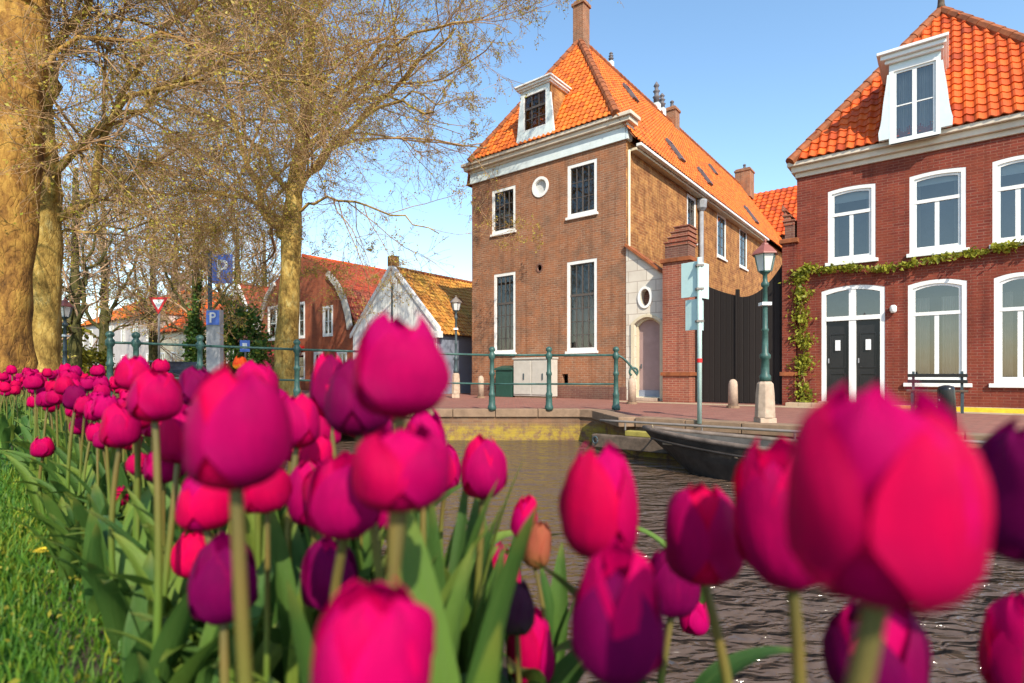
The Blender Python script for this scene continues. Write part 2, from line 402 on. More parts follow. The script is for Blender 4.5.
def petalmat(name, c, dark, trans=0.36):
    def fn(m, s, v, uv):
        mp = m.n('ShaderNodeMapping'); mp.inputs['Scale'].default_value = (30, 1.3, 1); m.l(uv, mp.inputs[0])
        st = m.noise(1.0, 5, 0.7, mp.outputs[0], 0.3)
        rnd = m.n('ShaderNodeObjectInfo')
        c1 = m.mix(m.ramp(st, [(0.35, 0.0), (0.7, 1.0)]), c, tuple(0.6 * x + 0.4 * y for x, y in zip(c, dark)))
        edge = m.ramp(m.math('ABSOLUTE', m.math('SUBTRACT', s, 0.5)), [(0.40, 0.0), (0.5, 0.35)])
        c1 = m.mix(edge, c1, tuple(min(1, x * 1.25) for x in c))
        blot = m.ramp(m.noise(3.5, 3, 0.6, uv), [(0.5, 0.0), (0.75, 0.35)]); c1 = m.mix(blot, c1, dark)
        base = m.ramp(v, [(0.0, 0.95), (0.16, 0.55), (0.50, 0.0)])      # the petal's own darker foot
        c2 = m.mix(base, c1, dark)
        hs = m.n('ShaderNodeHueSaturation'); hs.inputs['Saturation'].default_value = 1.0
        m.l(m.math('ADD', 0.488, m.math('MULTIPLY', rnd.outputs['Random'], 0.024)), hs.inputs['Hue'])
        m.l(m.math('ADD', 0.82, m.math('MULTIPLY', rnd.outputs['Random'], 0.36)), hs.inputs['Value'])
        m.l(c2, hs.inputs['Color'])
        m.col(hs.outputs[0]); m.set(0.55, 0.07)
        m.b.inputs['Sheen Weight'].default_value = 0.0
        m.bump(st, 0.45, 0.004)
        tl = m.n('ShaderNodeBsdfTranslucent'); m.l(hs.outputs[0], tl.inputs[0])
        mx = m.n('ShaderNodeMixShader'); mx.inputs[0].default_value = trans
        m.l(m.b.outputs[0], mx.inputs[1]); m.l(tl.outputs[0], mx.inputs[2]); m.l(mx.outputs[0], m.out.inputs[0])
    return uvmat(name, fn)
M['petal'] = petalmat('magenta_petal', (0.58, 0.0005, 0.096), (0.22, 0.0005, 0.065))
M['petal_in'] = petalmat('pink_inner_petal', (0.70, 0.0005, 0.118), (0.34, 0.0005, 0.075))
M['petal_purple'] = petalmat('purple_petal', (0.23, 0.0005, 0.075), (0.09, 0.0005, 0.05))  # purple outer-petal colour, darkened too for the blooms that stand in shade
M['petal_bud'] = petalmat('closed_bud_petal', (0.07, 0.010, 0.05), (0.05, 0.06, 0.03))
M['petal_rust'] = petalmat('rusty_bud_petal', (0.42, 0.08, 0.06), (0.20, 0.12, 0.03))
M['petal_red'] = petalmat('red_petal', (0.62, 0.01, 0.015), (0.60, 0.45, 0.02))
def stemf(m, s, v, uv):
    m.col(m.ramp(v, [(0.0, (0.05, 0.13, 0.015)), (0.45, (0.09, 0.15, 0.02)), (0.85, (0.14, 0.10, 0.025)), (1.0, (0.09, 0.08, 0.025))])); m.set(0.5, 0.3)
M['stem'] = uvmat('tulip_stem', stemf)
def leaff(m, s, v, uv):
    mp = m.n('ShaderNodeMapping'); mp.inputs['Scale'].default_value = (24, 1.0, 1); m.l(uv, mp.inputs[0])
    st = m.noise(1.0, 4, 0.7, mp.outputs[0]); rnd = m.n('ShaderNodeObjectInfo')
    c = m.ramp(rnd.outputs['Random'], [(0.0, (0.015, 0.075, 0.015)), (0.45, (0.06, 0.14, 0.025)), (0.8, (0.14, 0.24, 0.03)), (1.0, (0.25, 0.30, 0.04))])
    c = m.mix(m.ramp(st, [(0.35, 0.0), (0.7, 0.8)]), c, (0.10, 0.17, 0.04))
    c = m.mix(m.ramp(v, [(0.85, 0.0), (1.0, 0.6)]), c, (0.26, 0.26, 0.05))
    m.col(c); m.set(0.42, 0.22); m.bump(st, 0.5, 0.005)
    tl = m.n('ShaderNodeBsdfTranslucent'); m.l(c, tl.inputs[0])
    mx = m.n('ShaderNodeMixShader'); mx.inputs[0].default_value = 0.25
    m.l(m.b.outputs[0], mx.inputs[1]); m.l(tl.outputs[0], mx.inputs[2]); m.l(mx.outputs[0], m.out.inputs[0])
M['tulip_leaf'] = uvmat('tulip_leaf', leaff)

def watermat():
    m = NT('canal_water')
    m.col((0.090, 0.060, 0.043)); m.set(0.09, 0.5); m.b.inputs['IOR'].default_value = 1.45
    mp = m.n('ShaderNodeMapping'); mp.inputs['Rotation'].default_value = (0, 0, R(-12)); mp.inputs['Scale'].default_value = (1.0, 1.9, 1); m.l(m.obj(), mp.inputs[0])
    a = m.noise(2.0, 2, 0.5, mp.outputs[0], 0.5); b = m.noise(6.0, 2, 0.5, mp.outputs[0], 0.5)
    h = m.math('ADD', m.math('MULTIPLY', a, 1.0), m.math('MULTIPLY', b, 0.45))
    m.bump(h, 1.0, 0.20)
    return m.m
M['water'] = watermat()

def groundmat():
    m = NT('lawn_earth')
    f = m.noise(1.5, 6, 0.7)
    m.col(m.ramp(f, [(0.3, (0.010, 0.045, 0.008)), (0.55, (0.03, 0.08, 0.012)), (0.75, (0.12, 0.12, 0.02))])); m.set(0.95, 0.1)
    m.bump(m.noise(12, 4), 0.5, 0.05)
    return m.m
M['lawn'] = groundmat()

# ------------------------------------------------------------------ wall / window tools
def FR(E): return lambda a, d, z: (a, E + d, z)           # a wall facing the canal (outside at -e); d goes inwards
def SR(U): return lambda a, d, z: (U - d, a, z)           # a wall facing +u
def SL(U): return lambda a, d, z: (U + d, a, z)           # a wall facing -u
def BK(E): return lambda a, d, z: (a, E - d, z)

def arch(a0, a1, z0, z1, rise=0.0, n=8, inset=0.0, bot=None):
    b = inset if bot is None else bot
    a0 += inset; a1 -= inset; z0 += b; z1 -= inset
    pts = [(a0, z0), (a1, z0), (a1, z1)]
    for i in range(1, n):
        t = i / n
        pts.append((a1 + (a0 - a1) * t, z1 + rise * (1 - (2 * t - 1) ** 2)))
    pts.append((a0, z1))
    return pts
def oval(ca, cz, ra, rz, n=32): return [(ca + ra * math.cos(2 * math.pi * i / n), cz + rz * math.sin(2 * math.pi * i / n)) for i in range(n)]

def wall(mb, m, a0, a1, z0, z1, ops, dep=0.14):
    """ops: dict(a0,a1,z0,z1,rise) or dict(oval=(ca,cz,ra,rz))"""
    bx = []
    for o in ops:
        if 'oval' in o:
            ca, cz, ra, rz = o['oval']; bx.append((ca - ra, ca + ra, cz - rz, cz + rz))
        else: bx.append((o['a0'], o['a1'], o['z0'], o['z1'] + o.get('rise', 0)))
    A = sorted({a0, a1} | {v for b in bx for v in b[:2]}); Z = sorted({z0, z1} | {v for b in bx for v in b[2:]})
    for i in range(len(A) - 1):
        for j in range(len(Z) - 1):
            ca, cz = (A[i] + A[i + 1]) / 2, (Z[j] + Z[j + 1]) / 2
            if any(b[0] < ca < b[1] and b[2] < cz < b[3] for b in bx): continue
            mb.quad(m(A[i], 0, Z[j]), m(A[i + 1], 0, Z[j]), m(A[i + 1], 0, Z[j + 1]), m(A[i], 0, Z[j + 1]))
    for o in ops:
        if 'oval' in o:
            ca, cz, ra, rz = o['oval']; out = oval(ca, cz, ra, rz); sq = []
            for i in range(32):
                c, s_ = math.cos(2 * math.pi * i / 32), math.sin(2 * math.pi * i / 32); k = 1 / max(abs(c), abs(s_)); sq.append((ca + ra * c * k, cz + rz * s_ * k))
            for i in range(32):
                j = (i + 1) % 32; mb.quad(m(out[i][0], 0, out[i][1]), m(out[j][0], 0, out[j][1]), m(sq[j][0], 0, sq[j][1]), m(sq[i][0], 0, sq[i][1]))
        else:
            out = arch(o['a0'], o['a1'], o['z0'], o['z1'], o.get('rise', 0)); zt = o['z1'] + o.get('rise', 0)
            if o.get('rise', 0):
                for i in range(2, len(out) - 1):
                    p, q = out[i], out[i + 1]; mb.quad(m(p[0], 0, p[1]), m(q[0], 0, q[1]), m(q[0], 0, zt), m(p[0], 0, zt))
        for i in range(len(out)):
            p, q = out[i], out[(i + 1) % len(out)]
            mb.quad(m(p[0], 0, p[1]), m(q[0], 0, q[1]), m(q[0], dep, q[1]), m(p[0], dep, p[1]))

def window(root, m, a0, a1, z0, z1, rise=0.0, fw=0.08, cols=2, rows=3, transom=None, sash='dark', gl='glass_dark', sill=None, curtain=None, blind=None, name='window', d0=0.03, top_cols=None):
    f = MB()
    o = arch(a0, a1, z0, z1, rise); i = arch(a0, a1, z0, z1, rise, inset=fw)
    f.ring(o, i, lambda a, z: m(a, d0, z), lambda a, z: m(a, d0 + 0.09, z))
    fo = f.build(name, M['white'], root)
    b = MB(); A0, A1, Z0, Z1 = a0 + fw, a1 - fw, z0 + fw, z1 - fw
    sw = 0.03 if sash == 'dark' else 0.05
    d1, d2 = d0 + 0.03, d0 + 0.075
    b.ring(arch(A0 + 0.002, A1 - 0.002, Z0, Z1, rise), arch(A0, A1, Z0, Z1, rise, inset=sw), lambda a, z: m(a, d1, z), lambda a, z: m(a, d2, z))
    zt = Z1 if transom is None else transom
    ztop = Z1 + rise * 0.9
    if transom is not None:
        b.box(A0 + 0.004, A1 - 0.004, d1 - 0.012, d2 - 0.002, zt - 0.04, zt + 0.04, m)
    for k in range(1, cols):
        a = A0 + (A1 - A0) * k / cols; hw = 0.014 if (sash == 'dark' and k * 2 != cols) else (0.022 if sash == 'dark' else 0.042)
        b.box(a - hw, a + hw, d1 + 0.004, d2 - 0.006, Z0 + 0.01, (zt if (transom is not None and top_cols == 1) else ztop) - 0.01, m)
    for k in range(1, rows):
        z = Z0 + (zt - Z0) * k / rows
        b.box(A0 + 0.006, A1 - 0.006, d1 + 0.008, d2 - 0.010, z - 0.013, z + 0.013, m)
    b.build('sash', M['dark_sash'] if sash == 'dark' else M['white'], fo)
    g = MB(); g.poly([m(a, d0 + 0.055, z) for a, z in arch(A0, A1, Z0, Z1, rise, inset=0.01)]); g.build('glass', M[gl], fo, fix=False)
    if sill:
        s_ = MB(); s_.box(a0 - sill, a1 + sill, -0.07, 0.12, z0 - 0.09, z0 - 0.003, m); s_.build('sill', M['white'], fo, bevel=0.008)
    if curtain:
        for (c0, c1, zc) in curtain:
            c = MB(); n = 28
            for q in range(n):
                x0 = A0 + (A1 - A0) * (c0 + (c1 - c0) * q / n); x1 = A0 + (A1 - A0) * (c0 + (c1 - c0) * (q + 1) / n)
                w0 = 0.025 * math.sin(q * 1.9) + 0.22; w1 = 0.025 * math.sin((q + 1) * 1.9) + 0.22
                c.quad(m(x0, w0, Z0), m(x1, w1, Z0), m(x1, w1, zc), m(x0, w0, zc))
            c.build('curtain', M['curtain'], fo, smooth=True, fix=False)
    if blind:
        c = MB(); c.box(A0, A1, 0.16, 0.17, blind, ztop, m); c.build('blind', M['blind'], fo)
    return fo

def pantiles(mb, O, Rv, Uv, poly, tw=0.20, th=0.255, seed=0, margin=0.03, lift=0.025, h=0.036):
    """pantiles on the plane O + a*Rv + b*Uv wherever (a, b) is inside the convex poly"""
    rnd = random.Random(seed)
    O = Vector(O); Rv = Vector(Rv).normalized(); Uv = Vector(Uv).normalized(); N = Rv.cross(Uv).normalized()
    def inside(a, b):
        sgn = 0
        for i in range(len(poly)):
            (x0, y0), (x1, y1) = poly[i], poly[(i + 1) % len(poly)]
            L = math.hypot(x1 - x0, y1 - y0)
            c = ((x1 - x0) * (b - y0) - (y1 - y0) * (a - x0)) / max(L, 1e-6)
            if abs(c) < 1e-9: continue
            if sgn == 0: sgn = 1 if c > 0 else -1
            if c * sgn < margin: return False
        return True
    a0 = min(p[0] for p in poly); a1 = max(p[0] for p in poly); b0 = min(p[1] for p in poly); b1 = max(p[1] for p in poly)
    prof = [0.0, 0.75, 1.0, 0.55, 0.05, -0.12, 0.0]
    nb = int((b1 - b0) / th) + 1; na = int((a1 - a0) / tw) + 1
    k = len(prof)
    for j in range(nb):
        for i in range(na):
            a = a0 + i * tw; b = b0 + j * th
            if not inside(a + tw / 2, b + th * 0.5): continue
            jit = rnd.uniform(-0.006, 0.006); dz = rnd.uniform(-0.004, 0.006)
            vs = []
            for (bb, z, flat) in ((b + jit, lift, 0), (b + jit, lift - 0.03, 0), (b + th * 1.08 + jit, 0.0, 0)):
                for q in range(k):
                    vs.append(O + Rv * (a + tw * q / (k - 1)) + Uv * bb + N * (prof[q] * h + z + dz))
            fs = []
            for q in range(k - 1):
                fs += [(q, q + 1, 2 * k + q + 1, 2 * k + q), (k + q, k + q + 1, q + 1, q)]
            t = min(1, max(0, rnd.gauss(0.5, 0.22))) if rnd.random() > 0.05 else rnd.choice((0.02, 0.98))
            mb.add(vs, fs, t)

def roof_plane(mb, under, pts, seed=0, **kw):
    """pts: 3D convex polygon whose first edge is the eave"""
    p = [Vector(q) for q in pts]
    Rv = (p[1] - p[0]).normalized(); N = None
    for q in p[2:]:
        c = Rv.cross(q - p[0])
        if c.length > 1e-4: N = c.normalized(); break
    Uv = N.cross(Rv).normalized()
    if Uv.z < 0: Uv = -Uv
    if Rv.cross(Uv).z < 0:
        Rv = -Rv
    poly = [((q - p[0]).dot(Rv), (q - p[0]).dot(Uv)) for q in p]
    area = sum(poly[i][0] * poly[(i + 1) % len(poly)][1] - poly[(i + 1) % len(poly)][0] * poly[i][1] for i in range(len(poly)))
    if area < 0: poly = poly[::-1]
    pantiles(mb, p[0], Rv, Uv, poly, seed=seed, **kw)
    N = Rv.cross(Uv)
    under.poly([q - N * 0.02 for q in p])

def ridge_caps(mb, a, b, r=0.11, step=0.36, seed=1):
    a = Vector(a); b = Vector(b); d = b - a; n = max(1, int(d.length / step)); rnd = random.Random(seed)
    for i in range(n):
        p = a + d * (i / n); q = a + d * ((i + 1.12) / n)
        mb.tube([p, q], [r * 1.08, r * 0.92], 8, True, rnd.uniform(0.1, 0.9))

# ================================================================== SETTING: ground, quay, water
def sheet(name, pts, z, mat):
    mb = MB(); mb.poly([(p[0], p[1], 0) for p in pts])
    o = mb.build(name, mat, fix=False); o.location.z = z
    if o.data.polygons[0].normal.z < 0: o.data.flip_normals()
    return o

DB = Vector((-0.686, 0.728, 0)); EB = Vector((0.728, 0.686, 0))
def B(t, e, z=0.0): return DB * t + EB * e + Vector((0, 0, z))

ground = sheet('ground', [(-900, -900), (900, -900), (900, 900), (-900, 900)], -1.9, M['soil']); tag(ground, kind='structure')
water = sheet('water', [tuple(B(-60, 0.5)[:2]), tuple(W(60, 12)[:2]), tuple(W(-80, 12)[:2]), tuple(B(110, 0.5)[:2])], WATER, M['water']); tag(water, kind='structure')

# the far street: brick paving with the quay's outline on the canal side
QE = 8.95
A_ = Vector((-3.2, 12.2, 0)); B_ = Vector((1.51, 12.2, 0)); C_ = Vector((2.02, 11.75, 0)); D_ = Vector((2.22, 9.86, 0))
E_ = W(60, QE)
Lf = W(-14, 8.4); Lff = W(-90, 8.4)
edge = [E_, D_, C_, B_, A_, Lf, Lff]
st = [tuple(p[:2]) for p in edge] + [tuple(W(-90, 320)[:2]), tuple(W(300, 320)[:2]), tuple(W(300, QE)[:2])]
street = MB(); street.poly([(x, y, 0) for x, y in st]); street = street.build('street', M['paving'], fix=False)
if street.data.polygons[0].normal.z < 0: street.data.flip_normals()
street.rotation_euler = (0, 0, 0); tag(street, kind='structure')
# beige strip and raised pavement in front of the houses
bs = MB(); bs.poly([W(-8.0, 14.75, 0.004), W(40, 14.75, 0.004), W(40, 15.45, 0.004), W(-8.0, 15.45, 0.004)])
bs = bs.build('pavement_strip', M['beige_paving'], fix=False); tag(bs, kind='structure')
pv = frame('pavement', 0, 15.7); tag(pv, kind='structure')
MB().box(-3.3, 40, 15.45, 16.0, -0.05, 0.09).build('slab', M['beige_paving'], pv, bevel=0.01)
MB().box(-1.4, 40, 15.42, 15.449, -0.02, 0.10).build('painted_kerb', M['yellow_line'], pv)

# quay wall along the canal
qw = MB()
for p, q in zip(edge[:-1], edge[1:]):
    qw.quad((p.x, p.y, -0.02), (q.x, q.y, -0.02), (q.x, q.y, -1.9), (p.x, p.y, -1.9))
qo = empty('quay_wall', (0, 0, 0)); tag(qo, 'mossy brick quay wall below the far street along the canal', 'quay wall')
qw.build('wall_face', M['quay'], qo, fix=False)
cp = MB()
for p, q in zip(edge[:-1], edge[1:]):
    d = (q - p).normalized(); n = Vector((d.y, -d.x, 0)); L = (q - p).length
    k = max(1, int(min(L, 30) / 0.9))
    for i in range(k):
        a = p + d * (min(L, 30) * i / k) if p is not E_ else q - d * (min(L, 30) * (i + 1) / k)
        b = a + d * (min(L, 30) / k - 0.012)
        s = -1
        inn = Vector((-n.x, -n.y, 0)) if n.dot(Vector((0, 30, 0)) - p) < 0 else n
        a0 = a - inn * 0.05; b0 = b - inn * 0.05; a1 = a + inn * 0.32; b1 = b + inn * 0.32
        cp.add([(v.x, v.y, z) for z in (-0.13, 0.045) for v in (a0, b0, b1, a1)], [(0, 1, 2, 3)[::-1], (4, 5, 6, 7), (0, 1, 5, 4), (1, 2, 6, 5), (2, 3, 7, 6), (3, 0, 4, 7)])
cp.build('coping_stones', M['kerb'], qo, bevel=0.012)

# timber ledge, fender beam and low mooring rail along the quay
lg = frame('mooring_ledge', -4.5, 8.85); tag(lg, 'mossy timber ledge with fender beam along the quay beside the boat', 'ledge')
MB().box(-4.42, 14, 8.72, 8.93, -0.26, -0.17).build('ledge_board', M['ledge'], lg, bevel=0.01)
MB().box(-5.05, 14, 8.66, 8.80, -0.50, -0.262).build('fender_beam', M['timber'], lg, bevel=0.02)
MB().box(1.1, 14, 8.74, 8.90, -0.55, -0.505).build('yellow_board', M['plank'], lg)
MB().box(1.1, 14, 8.72, 8.88, -0.62, -0.552).build('red_board', M['red_paint'], lg)
rl = frame('mooring_rail', -4.5, 8.8, -0.17); tag(rl, 'low grey pipe rail on short posts along the quay above the boat', 'rail')
MB().tube([(-4.95, 8.80, -0.02), (-4.6, 8.80, -0.02), (14, 8.80, -0.02)], 0.022, 8).build('pipe', M['grey_steel'], rl, smooth=True)
for u in (-4.45, -3.1, -1.75, -0.4, 0.95, 2.3, 3.65):
    MB().tube([(u, 8.80, -0.17), (u, 8.80, -0.025)], 0.016, 6).build('post', M['grey_steel'], rl)
rg = MB()
rg.tube([(-4.95 + 0.05 * math.cos(a), 8.62, -0.36 + 0.06 * math.sin(a)) for a in np.linspace(0, 2 * math.pi, 13)], 0.012, 6)
rgo = frame('mooring_ring', -4.95, 8.62, -0.36); rg.build('ring', M['dark_iron'], rgo, smooth=True)
MB().tube([(-4.95, 8.655, -0.30), (-4.95, 8.60, -0.30)], 0.015, 6).build('eye_bolt', M['dark_iron'], rgo)
tag(rgo, 'dark iron mooring ring hanging on the fender beam left of the boat', 'mooring ring')

# near bank: lawn with the edge of the canal on its right
nb = MB()
T0, T1 = -40, 12.4
lawn_pts = [B(T0, 0.60), B(T1, 0.60), B(140, 0.60), Vector((-300, 260, 0)), Vector((-300, -60, 0))]
nb.poly([(p.x, p.y, GRASS) for p in lawn_pts])
for (a, b) in ((T0, T1), (T1, 140)):
    nb.quad(B(a, 0.60, GRASS), B(b, 0.60, GRASS), B(b, 0.85, -0.1), B(a, 0.85, -0.1)); nb.quad(B(a, 0.85, -0.1), B(b, 0.85, -0.1), B(b, 0.95, -1.9), B(a, 0.95, -1.9))
nb = nb.build('near_bank', M['lawn'], fix=False); tag(nb, kind='structure')
if nb.data.polygons[0].normal.z < 0: nb.data.flip_normals()
bed = MB(); n_ = 40
bed.poly([B(-0.6, 0.07, GRASS + 0.004), B(-0.6, 0.59, GRASS + 0.004), B(16, 0.59, GRASS + 0.004), B(16, 0.10, GRASS + 0.004)])
bed = bed.build('flower_bed_soil', M['soil'], fix=False); tag(bed, kind='structure')
if bed.data.polygons[0].normal.z < 0: bed.data.flip_normals()

# ================================================================== BRIDGE AND ITS RAILING
rail_px = [(616, 12.2, 0.0), (549, 12.2, 0.0), (492, 12.2, 0.0), (395, 12.05, 0.05), (297, 11.4, 0.09), (200, 10.7, 0.13), (136, 10.2, 0.15), (110, 10.0, 0.15)]
RP = [Vector(((x - CX) / F * Y, Y, z)) for x, Y, z in rail_px]
bg = empty('canal_bridge', (RP[3].x, RP[3].y, 0)); OFF[bg.name] = (RP[3].x, RP[3].y, 0)
tag(bg, 'low brick bridge over the canal behind the tulips at the left', 'bridge')
dk = MB(); fa = MB()
row = [RP[3], RP[4], RP[5], RP[6], RP[7] + Vector((-2.5, -0.4, 0.1))]
front = [p + Vector((0, -0.10, 0)) for p in row]; back = [p + Vector((-1.0, 4.2, 0)) for p in row]
for i in range(len(row) - 1):
    a, b, c, d = front[i], front[i + 1], back[i + 1], back[i]
    vs = [a + Vector((0, 0, 0.02)), b + Vector((0, 0, 0.02)), c + Vector((0, 0, 0.02)), d + Vector((0, 0, 0.02)), a - Vector((0, 0, 0.4)), b - Vector((0, 0, 0.4)), c - Vector((0, 0, 0.4)), d - Vector((0, 0, 0.4))]
    dk.add(vs, [(0, 1, 2, 3)]); fa.add(vs, [(7, 6, 5, 4), (0, 4, 5, 1), (2, 6, 7, 3)])
dk.build('deck', M['paving'], bg, fix=False); fa.build('fascia', M['brick_pier'], bg, fix=False)
ab = MB(); q0 = front[-1]
ab.box(q0.x - 1.5, RP[6].x + 0.9, RP[6].y - 0.25, RP[6].y + 4, -1.9, 0.08); ab.build('abutment', M['quay'], bg)

ral = empty('bridge_railing', (RP[2].x, RP[2].y, 0)); OFF[ral.name] = (RP[2].x, RP[2].y, 0)
tag(ral, 'green iron railing with round headed posts crossing the canal bridge', 'railing')
for i, p in enumerate(RP):
    m = MB()
    b = 0.0 if i < 3 else 0.02
    m.lathe([(0.095, 0.02), (0.095, 0.10), (0.075, 0.14), (0.068, 0.32), (0.075, 0.34), (0.075, 0.38), (0.055, 0.42), (0.050, 0.78), (0.065, 0.80), (0.065, 0.85), (0.048, 0.88), (0.046, 1.14),
             (0.075, 1.18), (0.075, 1.26), (0.05, 1.29), (0.045, 1.31), (0.070, 1.345), (0.072, 1.375), (0.055, 1.41), (0.02, 1.43)], (p.x, p.y, p.z + b), 14)
    m.build('post', M['green_iron'], ral, smooth=True)
def rail_at(z, r):
    for i in range(len(RP) - 1):
        MB().tube([RP[i] + Vector((0, 0, z)), RP[i + 1] + Vector((0, 0, z))], r, 8).build('rail', M['green_iron'], ral, smooth=True)
rail_at(1.24, 0.024); rail_at(0.60, 0.02)
sc = [RP[0] + Vector((0, 0, 1.22))]
for a in np.linspace(0, 1, 14): sc.append(RP[0] + Vector((0.06 + 0.40 * a, -0.05, 1.20 - 0.42 * a ** 1.4 + 0.02)))
c0 = sc[-1]
for a in np.linspace(-0.4, 4.2, 12): sc.append(c0 + Vector((-0.05 + 0.09 * math.cos(a) - 0.03, 0, 0.07 + 0.09 * math.sin(a))))
MB().tube(sc, 0.025, 8).build('scroll_end', M['green_iron'], ral, smooth=True)

# ================================================================== BRICK MANSION (left of the gate)
U0, U1 = ux(472), ux(626)
WT = 8.33
man = frame('brick_mansion', (U0 + U1) / 2, 16); tag(man, 'tall brown brick corner building with steep orange hipped roof and white dormer', 'building')
def rect(x0, x1, yt, yb, E=16.0):
    xm = (x0 + x1) / 2
    return dict(a0=ux(x0, E), a1=ux(x1, E), z0=zy(xm, yb, E), z1=zy(xm, yt, E))
fo = [rect(492, 515.5, 188, 232.5), rect(567.5, 597, 162, 215), rect(494, 515.5, 273, 353), rect(567, 597, 260, 351)]
ov = (ux(540.5), zy(540.5, 187), 0.36, 0.37); vt = (ux(539.5), zy(539.5, 268), 0.15, 0.17)
hatch = rect(562, 568, 374, 385)
mw = MB()
wall(mw, FR(16), U0, U1, 0, WT, fo + [dict(oval=ov), dict(oval=vt), hatch], 0.16)
so = []
for (x0, x1, yt, yb) in ((687, 696, 196, 241), (717, 726, 215, 258), (739.5, 747, 229, 268)):
    e0, e1 = ex(x0, U1), ex(x1, U1); xm = (x0 + x1) / 2
    so.append(dict(a0=e0, a1=e1, z0=zu(xm, yb, U1), z1=zu(xm, yt, U1)))
mw.build('front_wall', M['brick_brown'], man, fix=False)
ms = MB(); wall(ms, SR(U1), 16, 39.5, 0, WT, so, 0.16); ms.build('side_wall', M['brick_gold'], man, fix=False)
mr = MB(); wall(mr, SL(U0), 16, 39.5, 0, WT, [], 0.1); wall(mr, BK(39.5), U0, U1, 0, WT, [], 0.1)
mr.poly([(U0, 39.5, WT), (U1, 39.5, WT), ((U0 + U1) / 2, 39.5, 13.9)])
mr.build('rear_wall', M['brick_gold'], man, fix=False)
MB().box(U0 - 0.03, U1 + 0.03, 15.96, 16.02, 0.0, 0.42).build('plinth', M['brick_dull'], man)
for k, o in enumerate(fo):
    w = window(man, FR(16), o['a0'], o['a1'], o['z0'], o['z1'], fw=0.11, cols=4, rows=3 if k < 2 else 4, transom=None if k < 2 else o['z0'] + (o['z1'] - o['z0']) * 0.62, sill=0.05, d0=0.01,
               curtain=[(0.02, 0.98, o['z0'] + (o['z1'] - o['z0']) * (0.62 if k >= 2 else 0.5))] if k in (0, 2, 3) else None)
for o in so: window(man, SR(U1), o['a0'], o['a1'], o['z0'], o['z1'], fw=0.11, cols=2, rows=4, sill=0.04, d0=0.01)
f = MB(); f.ring(oval(ov[0], ov[1], ov[2] - 0.002, ov[3] - 0.002), oval(ov[0], ov[1], 0.26, 0.27), lambda a, z: (a, 15.97, z), lambda a, z: (a, 16.1, z))
rw = f.build('round_window', M['white'], man); g = MB(); g.poly([(a, 16.07, z) for a, z in oval(ov[0], ov[1], 0.27, 0.28)]); g.build('glass', M['blind'], rw, fix=False)
f = MB(); f.ring(oval(vt[0], vt[1], vt[2] - 0.002, vt[3] - 0.002), oval(vt[0], vt[1], 0.10, 0.12), lambda a, z: (a, 15.985, z), lambda a, z: (a, 16.1, z)); f.build('vent_ring', M['brick_dull'], man)
# cornice with its white frieze, wrapped round the corner
cn = MB(); cn.box(U0 - 0.04, U1 + 0.04, 15.93, 16.0 - 0.002, WT - 0.02, 8.70)
cn.box(U1 + 0.002, U1 + 0.10, 15.93, 16.25, WT - 0.02, 8.70); cn.build('frieze', M['white_blue'], man)
cn = MB()
for (p, z0, z1) in ((0.12, 8.702, 8.80), (0.24, 8.802, 8.95), (0.32, 8.952, 9.07)):
    cn.box(U0 - p, U1 + p, 16 - p, 16.30 + p * 0.3, z0, z1)
cn.build('cornice', M['cornice'], man, bevel=0.012)
um = (U0 + U1) / 2; RZ = 14.0; R0 = (um, 18.67, RZ); R1 = (um, 39.6, RZ)
EU = U1 + 0.30; hw = EU - um; ZE = 8.32; hc = um + (RZ - 9.07) / (RZ - ZE) * hw
HL = (2 * um - hc, 15.66, 9.07); HR = (hc, 15.66, 9.07); SRp = (EU, 16.0, ZE); SLp = (2 * um - EU, 16.0, ZE)
tl = MB(); un = MB()
roof_plane(tl, un, [HL, HR, R0], 11)
roof_plane(tl, un, [SRp, (EU, 39.6, ZE), R1, R0, HR], 12)
un.poly([SLp, (2 * um - EU, 39.6, ZE), R1, R0, HL])
rf = tl.build('roof', M['tile_orange'], man, fix=False)
un.build('roof_boarding', M['ridge'], rf, fix=False)
rc = MB(); ridge_caps(rc, HR, R0, 0.13); ridge_caps(rc, HL, R0, 0.13, seed=3); ridge_caps(rc, R0, R1, 0.13, seed=5); rc.build('ridge_tiles', M['ridge'], rf)
# gutter, soffit and downpipe of the long side
gt = MB(); gt.box(U1 + 0.22, U1 + 0.40, 16.26, 32.2, 8.12, 8.22); gt.build('gutter', M['white'], man, bevel=0.02)
MB().box(U1 + 0.002, U1 + 0.24, 16.26, 32.2, 8.02, 8.10).build('soffit', M['cream'], man)
ed = ex(701, U1 + 0.12); dp = MB(); dp.tube([(U1 + 0.14, ed, 7.55), (U1 + 0.14, ed, 0.1)], 0.085, 10); dpo = dp.build('downpipe', M['zinc'], man, smooth=True)
MB().lathe([(0.10, 0), (0.20, 0.12), (0.22, 0.40), (0.20, 0.46)], (U1 + 0.15, ed, 7.50), 8).build('hopper_head', M['zinc'], dpo)
MB().tube([(U1 + 0.05, 16.12, 8.0), (U1 + 0.05, 16.12, 0.3)], 0.045, 8).build('corner_pipe', M['cream'], man, smooth=True)
